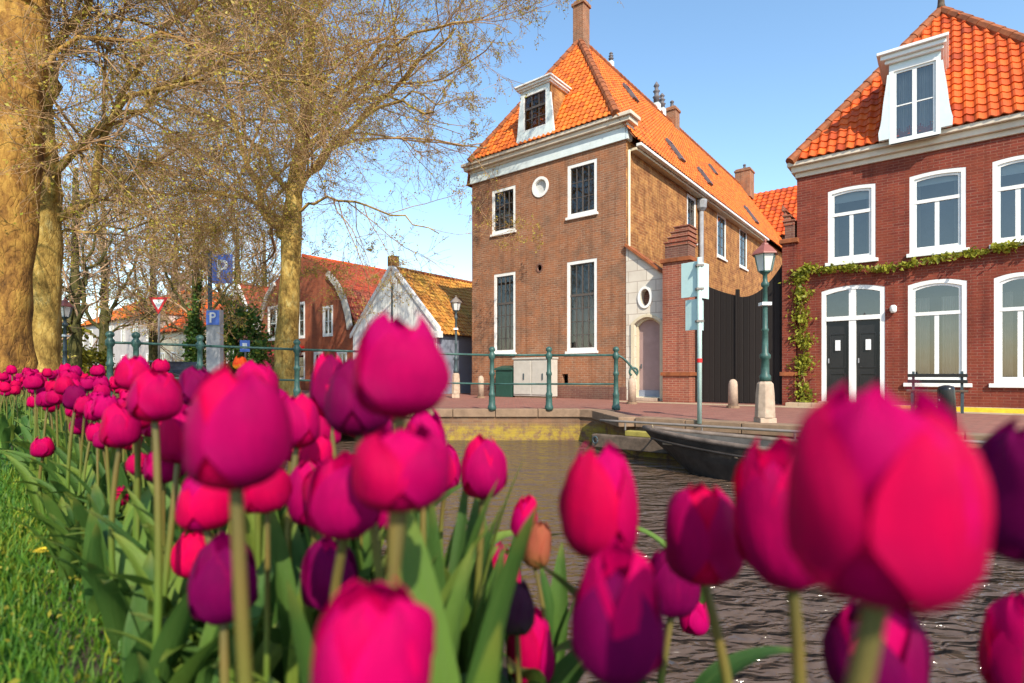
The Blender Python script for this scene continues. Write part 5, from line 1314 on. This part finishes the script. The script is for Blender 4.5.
make_tree('plane_tree', 'thick golden tree trunk standing just right of the huge left trunk', (p2.x, p2.y, GRASS),
          [(0, 0, -0.05, 0.34), (0, 0, 1, 0.31), (0.04, 0, 2.6, 0.29), (0.05, 0, 4.0, 0.27), (-0.1, 0.1, 6, 0.2), (-0.2, 0.1, 10, 0.08)],
          [[[(0.05, 0, 3.0), (0.5, 0.2, 3.7), (0.9, 0.4, 5.0), (1.6, 0.6, 6.8), (2.6, 0.8, 8.6)], 0.10],
           [[(0.05, 0, 3.6), (1.0, -0.4, 4.6), (2.4, -0.9, 5.3), (4.2, -1.2, 5.6), (6.0, -1.2, 5.2)], 0.065],
           [[(0.0, 0, 4.2), (1.2, 0.4, 5.6), (2.8, 0.8, 6.8), (4.6, 1.2, 7.6)], 0.07],
           [[(0, 0, 4.8), (-1.0, -0.5, 6.2), (-2.2, -0.8, 7.8)], 0.12],
           [[(0.1, 0, 2.9), (0.9, 0.5, 3.4), (2.2, 1.0, 3.6), (3.8, 1.5, 3.3)], 0.03],
           [[(0.0, 0, 5.4), (1.2, -0.6, 7.2), (2.6, -1.0, 8.8)], 0.1]],
          14, M['bark_gold'], M['twig'], M['bud_leaf'], [dict(l, nch=l['nch'] + (1 if l is LV[3] else 0)) for l in LV], leaf_n=0.7, leaf_size=0.022, minr=0.0038)
# background trees: one is grown, the others are copies of it and its parts
LVB = [dict(nch=8, lr=0.55, ang=40, k=5, up=0.08, curl=0.22, tmin=0.1), dict(nch=8, lr=0.52, ang=42, k=4, up=0.03, curl=0.26), dict(nch=4, lr=0.55, ang=42, k=3, up=0.0, curl=0.3)]
BT = []
bt = make_tree('bare_tree', 'slim bare tree with dark mossy trunk behind the parking sign', (0, 0, 0),
               [(0, 0, -0.1, 0.24), (0.05, 0, 2.5, 0.20), (0.0, 0, 5, 0.15), (0.1, 0, 9, 0.06)],
               [[[(0.05, 0, 2.6), (0.8, 0.2, 4.0), (1.6, 0.3, 5.6), (2.2, 0.4, 7.6)], 0.09], [[(0.05, 0, 3.2), (-0.8, 0.3, 4.6), (-1.6, 0.5, 6.2), (-2.2, 0.6, 8.0)], 0.09],
                [[(0, 0, 3.8), (0.4, -0.9, 5.2), (0.9, -1.6, 6.8)], 0.08], [[(0, 0, 4.2), (-0.3, 1.0, 5.8), (-0.6, 1.8, 7.4)], 0.08], [[(0, 0, 2.3), (1.3, -0.3, 3.2), (2.8, -0.5, 3.9)], 0.06], [[(0, 0, 2.5), (-1.3, -0.3, 3.3), (-2.8, -0.2, 4.2)], 0.06],
                [[(0, 0, 5), (0.2, 0.1, 7.2), (0.5, 0.0, 9.6)], 0.08]],
               77, M['bark_dark'], M['twig_far'], M['bud_leaf'], LVB, leaf_n=0.35, leaf_size=0.05, minr=0.008, group='bare trees behind the bridge')
spots = [(195, 27, 1.0, 0.3, 'slim bare tree with dark mossy trunk behind the parking sign'), (153, 33, 1.1, 1.9, 'bare tree behind the yield sign, before the far white house'),
         (105, 30, 1.15, 3.4, 'bare tree spreading over the left end of the far white house'), (238, 37, 1.25, 4.4, 'tall bare tree rising above the brown gabled house'),
         (75, 22, 1.0, 5.5, 'bare tree behind the dark street lamp beside the second trunk'), (20, 26, 1.2, 2.4, 'bare tree showing between the two big left trunks'), (175, 44, 1.5, 0.9, 'distant bare tree behind the low house with bright roof'),
         (265, 42, 1.3, 2.9, 'distant bare tree above the left slope of the brick house roof')]
for i, (x, Y, s, rz, lab) in enumerate(spots):
    t = bt if i == 0 else copy_tree(bt)
    p = P(x, 400, Y); t.location = (p.x, p.y, 0); t.rotation_euler = (0, 0, rz); t.scale = (s, s, s); t['label'] = lab

def shrub(name, label, loc, w, h, n, size, leafm, seed, cat='shrub'):
    o = empty(name, loc); tag(o, label, cat); rg = np.random.default_rng(seed)
    st = MB(); cl = []
    for k in range(9):
        a = k * 2.4; tip = Vector((math.cos(a) * w * 0.35 * rg.uniform(0.3, 1), math.sin(a) * w * 0.35 * rg.uniform(0.3, 1), h * rg.uniform(0.55, 0.9)))
        st.tube([(0.05 * math.cos(a), 0.05 * math.sin(a), 0), tip * 0.5 + Vector((0, 0, 0.1 * h)), tip], [0.03, 0.02, 0.01], 5); cl.append(tip)
    so = st.build('stem', M['bark_dark'], o)
    pts = []
    for k in range(26):
        a = rg.uniform(0, 6.28); rr = w * 0.5 * math.sqrt(rg.uniform()); z = h * rg.uniform(0.12, 0.95); rr *= math.sqrt(max(0.05, 1 - ((z / h - 0.4) / 0.62) ** 2))
        c = np.array([rr * math.cos(a), rr * math.sin(a), z]); pts.append(c + rg.normal(0, 1, (n // 26, 3)) * np.array([w * 0.10, w * 0.10, h * 0.075]))
    pts = np.concatenate(pts); pts[:, 2] = np.abs(pts[:, 2])
    v, q, t = leaf_cloud(pts, size, seed); np_mesh('foliage', v, q, leafm, o, False, t); return o
p = P(244, 400, 24.5); shrub('evergreen_shrub', 'dark evergreen shrub rising behind the small blue sign', (p.x, p.y, 0), 2.2, 4.2, 5200, 0.10, M['green_leaf'], 3)
p = P(84, 400, 26); shrub('yellow_green_shrub', 'yellow green bush left of the far white house', (p.x, p.y, 0), 2.6, 2.0, 2600, 0.10, M['yellow_leaf'], 4)
p = P(62, 400, 24); shrub('yellow_green_shrub', 'rounded yellow bush behind the dark lamp post', (p.x, p.y, 0), 2.4, 3.4, 3200, 0.11, M['yellow_leaf'], 9)
p = P(195, 400, 26.5); shrub('ivy_clump', 'dark green ivy climbing the slim bare tree', (p.x, p.y, 0), 0.9, 5.5, 2400, 0.09, M['green_leaf'], 6, 'ivy')

# ================================================================== TULIPS
def uv_mesh(name, verts, faces, uvs, mat, parent):
    me = bpy.data.meshes.new(name); me.from_pydata(verts, [], faces); l = me.uv_layers.new(name='UVMap')
    for i, lp in enumerate(me.loops): l.data[i].uv = uvs[lp.vertex_index]
    me.polygons.foreach_set('use_smooth', [True] * len(me.polygons)); me.materials.append(mat)
    o = bpy.data.objects.new(name, me); COL.objects.link(o); o.parent = parent; return o
def grid_faces(ns, nv, base=0):
    return [(base + j * (ns + 1) + i, base + j * (ns + 1) + i + 1, base + (j + 1) * (ns + 1) + i + 1, base + (j + 1) * (ns + 1) + i) for j in range(nv) for i in range(ns)]
PV = [0.0, 0.05, 0.12, 0.22, 0.36, 0.5, 0.64, 0.78, 0.9, 1.0]
PR = [0.22, 0.60, 0.83, 0.96, 1.0, 0.985, 0.93, 0.82, 0.66, 0.38]
def petal_pts(ang, R_, H_, span, rk, hk, rg, open_=0.0, ns=10, nv=16, tipw=0.0):
    ph = [rg.uniform(0, 6.28) for _ in range(4)]; vs = []; uv = []
    for j in range(nv + 1):
        v = j / nv
        pr = np.interp(v, PV, PR) + open_ * v * v * 0.75
        wv = span * min(1, (0.35 + 1.6 * v)) * (max(0.0, 1 - max(0, (v - 0.45) / 0.55) ** 2.3)) ** 0.62
        for i in range(ns + 1):
            s = -1 + 2 * i / ns
            a = ang + s * wv
            rim = 1 - 0.02 * (1 - s * s) + 0.085 * abs(s) ** 2.5 * v + 0.03 * math.sin(2.4 * s + 4.2 * v + ph[3]) + 0.02 * math.sin(5 * s + 7 * v + ph[0]) * v + 0.015 * math.sin(9 * v + 3 * s + ph[1]) - 0.035 * math.exp(-(s * 7) ** 2) * (0.3 + v)
            r = R_ * rk * pr * rim
            z = H_ * hk * (v * (1 - 0.02 * s * s) + 0.012 * math.sin(8 * s + ph[2]) * v ** 4)
            vs.append((r * math.cos(a), r * math.sin(a), z)); uv.append((i / ns, v))
    return vs, uv, grid_faces(ns, nv)
def bloom(parent, R_, H_, seed, mats, detail=True, open_=0.0):
    rg = random.Random(seed); a0 = rg.uniform(0, 6.28)
    ns, nv = (12, 18) if detail else (6, 9)
    V, UV, FS = [], [], []
    for k in range(3):
        v, u, f = petal_pts(a0 + k * 2.094 + 1.047, R_, H_, 1.12, 0.91, 1.0 + rg.uniform(-0.03, 0.04), rg, open_ * 0.6, ns, nv)
        n = len(V); V += v; UV += u; FS += [tuple(i + n for i in q) for q in f]
    outer = []
    for k in range(3):
        outer.append(petal_pts(a0 + k * 2.094 + rg.uniform(-0.08, 0.08), R_, H_, 1.06, 1.0 + rg.uniform(-0.02, 0.04), 0.94 + rg.uniform(-0.09, 0.06), rg, open_ + rg.uniform(-0.08, 0.16), ns, nv))
    if not detail:
        for v, u, f in outer:
            n = len(V); V += v; UV += u; FS += [tuple(i + n for i in q) for q in f]
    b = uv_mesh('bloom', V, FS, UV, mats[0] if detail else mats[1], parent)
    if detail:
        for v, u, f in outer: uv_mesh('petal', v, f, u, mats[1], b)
    return b
def stem_mesh(parent, p0, p1, r, seed, bend=0.02):
    rg = random.Random(seed); p0, p1 = Vector(p0), Vector(p1); n = 9; m = 8
    mid = (p0 + p1) / 2 + Vector((rg.uniform(-bend, bend), rg.uniform(-bend, bend), 0)); V, UV = [], []
    for j in range(n + 1):
        t = j / n; p = p0 * (1 - t) ** 2 + mid * 2 * t * (1 - t) + p1 * t * t
        for k in range(m):
            a = 6.2832 * k / m; rr = r * (1.15 - 0.25 * t); V.append((p.x + rr * math.cos(a), p.y + rr * math.sin(a), p.z)); UV.append((k / m, t))
    F_ = [(j * m + k, j * m + (k + 1) % m, (j + 1) * m + (k + 1) % m, (j + 1) * m + k) for j in range(n) for k in range(m)]
    return uv_mesh('stem', V, F_, UV, M['stem'], parent)
def leaf_mesh(parent, az, L, w, elev, droop, seed, base=(0, 0, 0)):
    rg = random.Random(seed); n, k = 16, 6; V, UV = [], []; d = Vector((math.cos(az), math.sin(az), 0)); side = Vector((-d.y, d.x, 0)); p = Vector(base); e = elev; tw = rg.uniform(-0.5, 0.5); ph = rg.uniform(0, 6)
    for j in range(n + 1):
        t = j / n; tang = d * math.cos(e) + Vector((0, 0, 1)) * math.sin(e); nor = Vector((0, 0, 1)) * math.cos(e) - d * math.sin(e)
        sd = side * math.cos(tw * t) + nor * math.sin(tw * t)
        ww = w * (0.35 + 0.65 * math.sin(min(1, t * 1.9) * math.pi / 2)) * max(0.0, 1 - t ** 2.6) ** 0.8
        for i in range(k + 1):
            s = -1 + 2 * i / k; q = p + sd * (s * ww) + nor * (abs(s) ** 1.5 * ww * 0.55 * (1 - 0.6 * t) + 0.10 * ww * math.sin(t * 11 + ph) * s); V.append(tuple(q)); UV.append((i / k, t))
        p = p + tang * (L / n); e -= droop / n * (0.3 + 1.6 * t)
    return uv_mesh('leaf', V, grid_faces(k, n), UV, M['tulip_leaf'], parent)

def tulip(x, y, w, h, label, mats=('petal_in', 'petal'), tilt=(0, 0), open_=0.0, seed=0, leaves=2, group=None, D=0.055, leafl=0.26, detail=True, toward=None):
    """x, y, w, h: centre and size of the bloom in the photograph; the size gives its distance"""
    Y = D * F / w; c = P(x, y, Y); R_ = D / 2; H_ = D * h / w
    o = empty('tulip', (c.x, c.y, GRASS)); tag(o, label, 'tulip', group)
    b = bloom(o, R_, H_, seed, (M[mats[0]], M[mats[1]]), detail, open_)
    zb = c.z - H_ / 2 - GRASS
    b.location = (0, 0, zb); b.rotation_euler = (R(tilt[0]), R(tilt[1]), 0)
    rg = random.Random(seed + 5)
    stem_mesh(o, (rg.uniform(-0.03, 0.03), rg.uniform(-0.02, 0.03), 0), (0, 0, zb + 0.004), 0.0043 * D / 0.055, seed, 0.035)
    for k in range(leaves):
        leaf_mesh(o, rg.uniform(0, 6.28), leafl * rg.uniform(0.8, 1.2), rg.uniform(0.018, 0.030), rg.uniform(1.05, 1.42), rg.uniform(0.5, 1.7), seed * 7 + k)
    return o
PU = ('petal_purple', 'petal_purple'); MIX = ('petal_in', 'petal_purple')
T = [
 (400, 366, 92, 104, 'tall magenta tulip rising highest, against the white cottage gable', {}),
 (236, 428, 95, 122, 'large upright magenta tulip with a dark notch at its foot, before the red awning', {}),
 (878, 494, 168, 218, 'huge blurred crimson tulip filling the right of the view', dict(open_=0.10, leaves=1)),
 (792, 512, 90, 150, 'crumpled dark magenta tulip pressed to the left of the huge blurred one', dict(open_=0.12, leaves=0, tilt=(0, -6))),
 (600, 502, 78, 113, 'tall pointed magenta tulip in front of the open water left of the boat', {}),
 (703, 534, 73, 98, 'rounded magenta tulip standing before the water below the boat', {}),
 (618, 613, 95, 130, 'two tone tulip with purple outer petals and bright pink tip', dict(mats=MIX)),
 (372, 652, 122, 136, 'bright pink tulip cut off by the lower edge in the middle', dict(mats=('petal_in', 'petal_in'), open_=0.05)),
 (345, 496, 70, 84, 'magenta tulip low under the tall one, beside its stem', {}),
 (402, 468, 92, 84, 'wide magenta tulip crossed by the stem of the tallest one', dict(open_=0.2)),
 (358, 397, 62, 78, 'dark magenta tulip tucked behind the tallest bloom', dict(mats=PU)),
 (329, 385, 38, 66, 'slim pointed tulip left of the tallest bloom', dict(mats=MIX)),
 (483, 467, 46, 63, 'neat egg shaped magenta tulip before the mossy quay wall', {}),
 (446, 468, 30, 46, 'small magenta tulip left of the neat egg shaped one', {}),
 (425, 440, 44, 60, 'magenta tulip peeping out right behind the tallest stem', {}),
 (155, 396, 46, 52, 'round magenta tulip on a long pale stem over the lawn edge', dict(leaves=3)),
 (134, 373, 32, 36, 'pointed small tulip standing before the double railing posts', {}),
 (120, 425, 34, 46, 'magenta tulip low left of the round long stemmed one', {}),
 (178, 437, 40, 52, 'magenta tulip half behind the large upright one', {}),
 (206, 500, 52, 60, 'bright pinkish red tulip below the large upright one', dict(mats=('petal_in', 'petal_in'), open_=0.15)),
 (224, 578, 62, 86, 'shaded purple tulip behind the thick stem at lower left', dict(mats=PU)),
 (195, 553, 40, 46, 'reddish pink tulip half hidden by the shaded purple one', dict(mats=('petal_in', 'petal_in'))),
 (328, 573, 54, 70, 'shaded purple tulip above the bright pink cut off one', dict(mats=PU)),
 (297, 420, 46, 56, 'magenta tulip standing beside a forked green leaf', {}),
 (310, 492, 46, 66, 'pinkish tulip low behind the crossed stems', dict(mats=('petal_in', 'petal'))),
 (196, 386, 34, 40, 'dark round tulip between the long stemmed and the large upright ones', dict(mats=PU)),
 (256, 382, 42, 44, 'magenta tulip peeping over the shoulder of the large upright one', {}),
 (522, 517, 27, 44, 'small slender pink tulip leaning at the bed edge by the water', dict(D=0.035, mats=('petal_in', 'petal_in'), tilt=(0, 8), leafl=0.17)),
 (534, 544, 28, 48, 'rusty orange half open bud beside the small slender pink tulip', dict(D=0.034, mats=('petal_rust', 'petal_rust'), tilt=(0, 10), leafl=0.17)),
 (517, 607, 36, 54, 'closed blackish purple bud at the bed edge', dict(D=0.036, mats=('petal_bud', 'petal_bud'), leafl=0.17)),
 (504, 573, 32, 60, 'pink tulip right behind the closed blackish bud', dict(mats=('petal_in', 'petal_in'), leafl=0.18)),
 (531, 648, 46, 78, 'magenta tulip at the lower edge right of the closed bud', dict(leafl=0.16)),
 (672, 582, 50, 66, 'dark tulip hanging behind the rounded one by the water', dict(mats=PU)),
 (694, 612, 30, 44, 'bright pink tulip low behind the rounded one by the water', dict(mats=('petal_in', 'petal_in'))),
 (1040, 492, 112, 150, 'blurred purple tulip cut off by the right edge', dict(mats=PU, leaves=1)),
 (1026, 650, 74, 110, 'magenta tulip cut off in the lower right corner', dict(leaves=0)),
 (876, 650, 90, 100, 'pink and purple tulip under the huge blurred one', dict(mats=MIX, leaves=1)),
 (43, 447, 19, 21, 'lone round tulip standing out on the lawn at the left', dict(leaves=1)),
 (120, 497, 15, 22, 'tiny pink tulip low between the leaves over the lawn edge', dict(D=0.035)),
 (460, 622, 22, 40, 'small red pink tulip low among leaves below the middle', dict(D=0.04, mats=('petal_in', 'petal_in'))),
 (240, 363, 13, 14, 'red tulip with yellow foot seen above the large upright one', dict(mats=('petal_red', 'petal_red'))),
 (75, 397, 20, 26, 'dark magenta tulip at the front of the far crowd, near the lamp', dict(mats=PU)),
]
for i, (x, y, w, h, lab, kw) in enumerate(T): tulip(x, y, w, h, lab, seed=100 + i, **kw)

# the crowd behind: a few plants are made, the rest are copies of them and their parts
protos = []
for k in range(9):
    o = empty('tulip', (0, 0, GRASS)); mats = [('petal_in', 'petal'), ('petal_in', 'petal'), ('petal', 'petal'), ('petal_in', 'petal_in')][k % 4]
    b = bloom(o, 0.026 + 0.003 * (k % 3), 0.062 + 0.004 * (k % 2), 300 + k, (M[mats[0]], M[mats[1]]), False, 0.08 * (k % 3)); zb = 0.345 + 0.01 * k; b.location = (0, 0, zb); b.rotation_euler = (R(random.uniform(-9, 9)), R(random.uniform(-9, 9)), 0)
    stem_mesh(o, (random.uniform(-0.03, 0.03), 0, 0), (0, 0, zb + 0.004), 0.0036, 40 + k, 0.04)
    for q in range(3): leaf_mesh(o, random.uniform(0, 6.28), random.uniform(0.22, 0.32), random.uniform(0.018, 0.028), random.uniform(1.1, 1.45), random.uniform(0.5, 1.6), 500 + k * 9 + q)
    protos.append(o)
rg = random.Random(21); n_c = 0; placed = []
bloom_px = [(x, y, w) for x, y, w, *_ in T]
def put(t, e, label, group, tall=0.0):
    global n_c
    p = B(t, e)
    k = n_c % len(protos); o = protos[k] if n_c < len(protos) else copy_tree(protos[k]); n_c += 1
    o.location = (p.x, p.y, GRASS); o.rotation_euler = (0, 0, rg.uniform(0, 6.28)); s = rg.uniform(0.88, 1.0) if tall == 0 else tall; o.scale = (s, s, s); tag(o, label, 'tulip', group)
i = 0
while i < 100:                                                         # middle of the bed
    t = 0.55 + 1.9 * rg.random() ** 0.8; e = rg.uniform(0.17, 0.50)
    p = B(t, e)
    if any((p - q).length < 0.055 for q in placed): continue
    placed.append(p); put(t, e, 'magenta tulip packed among the leaves behind the front row of the bed', 'tulips packed in the middle of the bed', rg.uniform(0.72, 0.92)); i += 1
i = 0
while i < 180:                                                        # far end of the bed
    t = 1.7 + 8.8 * rg.random() ** 1.5; e = rg.uniform(0.02 if t > 4.2 else 0.10, 0.56) if t > 2.6 else rg.uniform(0.12, 0.54)
    p = B(t, e)
    if any((p - q).length < 0.06 for q in placed): continue
    placed.append(p); put(t, e, 'small magenta tulip in the crowded far part of the bed, towards the big trunks', 'tulips crowded at the far end of the bed', rg.uniform(0.80, 1.10)); i += 1

# extra loose leaves between the plants belong to young plants without a bloom
for k in range(150):
    t = 0.3 + 3.4 * rg.random() ** 1.2; e = rg.uniform(0.11, 0.50); p = B(t, e)
    if p.y < 1.3 and p.x / p.y * F + CX > 470: continue
    o = empty('tulip_shoot', (p.x, p.y, GRASS)); tag(o, 'young tulip plant with broad leaves and no bloom, among the others', 'tulip plant', 'young tulip plants without blooms')
    for q in range(3): leaf_mesh(o, rg.uniform(0, 6.28), rg.uniform(0.25, 0.38) * (0.6 if e < 0.2 else 1.0), rg.uniform(0.016, 0.028), rg.uniform(1.2, 1.54), rg.uniform(0.1, 0.9), 900 + k * 5 + q)

for x, Yv, L_ in ((440, 0.62, 0.36), (462, 0.70, 0.38), (466, 0.60, 0.33), (486, 0.84, 0.30), (556, 0.80, 0.20), (422, 0.72, 0.37), (386, 0.66, 0.37), (405, 0.80, 0.36), (330, 0.75, 0.36), (298, 0.62, 0.35), (268, 0.85, 0.37)):
    p = P(x, 600, Yv); o = empty('tulip_shoot', (p.x, p.y, GRASS)); tag(o, 'young tulip plant with broad leaves and no bloom, among the others', 'tulip plant', 'young tulip plants without blooms')
    for q in range(3): leaf_mesh(o, rg.uniform(0, 6.28), L_ * rg.uniform(0.75, 1.05), rg.uniform(0.014, 0.021), rg.uniform(1.36, 1.54), rg.uniform(0.05, 0.5), 2900 + x * 5 + q)
# dandelion on the lawn
p = P(44, 572, 0.45 * F / 197); o = empty('dandelion', (p.x, p.y, GRASS)); tag(o, 'small orange yellow dandelion on the lawn at lower left', 'flower')
d = MB(); d.tube([(0, 0, 0), (0.004, 0, 0.05)], 0.002, 5); d.build('stem', M['stem'], o)
d = MB(); rr = random.Random(2)
for k in range(46):
    a = k * 2.4; r = 0.0025 * math.sqrt(k); dx, dy = math.cos(a), math.sin(a); d.quad((0.004 + dx * r - dy * 0.002, dy * r + dx * 0.002, 0.052), (0.004 + dx * (r + 0.008) - dy * 0.002, dy * (r + 0.008) + dx * 0.002, 0.056 - r * 0.25), (0.004 + dx * (r + 0.008) + dy * 0.002, dy * (r + 0.008) - dx * 0.002, 0.056 - r * 0.25), (0.004 + dx * r + dy * 0.002, dy * r - dx * 0.002, 0.052))
d.build('flower_head', M['yellow_line'], o, fix=False)

# lawn blades
rgn = np.random.default_rng(8)
def blades(n, t0, t1, e0, e1, hmin, hmax, wd, pw):
    t = t0 + (t1 - t0) * rgn.random(n) ** pw; e = e1 + (e0 - e1) * rgn.random(n) ** 1.1 * (0.3 + t / t1 * 0.7)
    p = np.outer(t, np.array(DB[:])) + np.outer(e, np.array(EB[:])); p[:, 2] = GRASS
    a = rgn.uniform(0, 6.28, n); d = np.stack([np.cos(a), np.sin(a), np.zeros(n)], 1); sd = np.stack([-d[:, 1], d[:, 0], np.zeros(n)], 1)
    patch = np.sin(p[:, 0] * 3.1 + 1) * np.sin(p[:, 1] * 2.7) + 0.6 * np.sin(p[:, 0] * 8.3 + p[:, 1] * 5.1)
    h = rgn.uniform(hmin, hmax, n) * (1 + 0.25 * patch); le = rgn.uniform(0.1, 0.9, n) * h; w = wd * (0.6 + 0.8 * rgn.random(n)) * (0.7 + t * 0.25)
    z = np.array([0, 0, 1.0])
    q0 = p - sd * w[:, None]; q1 = p + sd * w[:, None]; mid = p + d * (le * 0.35)[:, None] + z * (h * 0.62)[:, None]; q2 = mid + sd * (w * 0.75)[:, None]; q3 = mid - sd * (w * 0.75)[:, None]; tip = p + d * le[:, None] + z * (h * 0.95)[:, None]
    V = np.stack([q0, q1, q2, q3, tip + sd * (w * 0.12)[:, None], tip - sd * (w * 0.12)[:, None]], 1).reshape(-1, 3)
    b = np.arange(n)[:, None] * 6; Q = np.concatenate([b + np.array([[0, 1, 2, 3]]), b + np.array([[3, 2, 4, 5]])])
    tint = np.clip(0.50 + 0.35 * np.exp(-(t / 1.1) ** 2) + 0.2 * patch + rgn.normal(0, 0.2, n), 0, 1); return V, Q, np.repeat(tint, 6)
a1 = blades(42000, 0.3, 3.2, -1.4, 0.20, 0.02, 0.06, 0.0016, 0.8); a2 = blades(26000, 2.0, 14, -9, 0.20, 0.03, 0.075, 0.0022, 1.1)
V = np.concatenate([a1[0], a2[0]]); Q = np.concatenate([a1[1], a2[1] + len(a1[0])]); tt = np.concatenate([a1[2], a2[2]])
gr = np_mesh('grass', V, Q, M['grass'], None, False, tt); tag(gr, 'short green lawn grass with yellow patches beside the tulip bed', 'grass', kind='stuff')
n = 2600; t = 0.35 + 2.2 * rgn.random(n) ** 1.4; e = 0.16 - 1.2 * rgn.random(n); p = np.outer(t, np.array(DB[:])) + np.outer(e, np.array(EB[:])); p[:, 2] = GRASS + 0.02 + 0.02 * rgn.random(n)
v, q, tt = leaf_cloud(p, 0.0055, 4); lt = np_mesh('leaf_litter', v, q, M['yellow_leaf'], None, False, tt); tag(lt, 'dry yellow leaf litter scattered over the lawn', 'leaf litter', kind='stuff')

# ================================================================== LIGHT, SKY, CAMERA
EL = 40.0
hz = Vector((CU, -SU, 0)) * 0.82 + Vector((-SU, -CU, 0)) * 0.53
sun_dir = (hz.normalized() * math.cos(R(EL)) + Vector((0, 0, math.sin(R(EL))))).normalized()
L = bpy.data.lights.new('Sun', 'SUN'); L.energy = 4.2; L.angle = R(0.5); L.color = (1.0, 0.90, 0.74)
so = bpy.data.objects.new('Sun', L); COL.objects.link(so); so.rotation_euler = (-sun_dir).to_track_quat('-Z', 'Y').to_euler(); so.location = (0, 0, 30)
w = bpy.data.worlds.new('World'); S.world = w; w.use_nodes = True
nt = w.node_tree; bgn = nt.nodes['Background']
sk = nt.nodes.new('ShaderNodeTexSky'); sk.sky_type = 'NISHITA'; sk.sun_disc = False; sk.sun_elevation = R(EL); sk.sun_rotation = math.atan2(sun_dir.x, sun_dir.y)
sk.air_density = 1.15; sk.dust_density = 0.4; sk.ozone_density = 1.5; sk.altitude = 0
hs = nt.nodes.new('ShaderNodeHueSaturation'); hs.inputs['Saturation'].default_value = 1.08; hs.inputs['Hue'].default_value = 0.495; hs.inputs['Value'].default_value = 1.18
nt.links.new(sk.outputs[0], hs.inputs['Color']); nt.links.new(hs.outputs[0], bgn.inputs[0]); bgn.inputs[1].default_value = 0.15

cam = bpy.data.cameras.new('Camera'); co = bpy.data.objects.new('Camera', cam); COL.objects.link(co)
co.location = (0, 0, CAM); co.rotation_euler = (R(90), 0, 0)
cam.sensor_width = 36.0; cam.lens = F / 1024 * 36.0; cam.shift_y = (HY - 341.5) / 1024.0
cam.clip_start = 0.01; cam.clip_end = 3000
cam.dof.use_dof = True; cam.dof.focus_distance = 11.0; cam.dof.aperture_fstop = 3.8
S.camera = co
S.view_settings.view_transform = 'Standard'; S.view_settings.look = 'None'; S.view_settings.exposure = 0.68; S.view_settings.gamma = 1.0
S.cycles.use_denoising = True; S.cycles.max_bounces = 6; S.cycles.transparent_max_bounces = 12
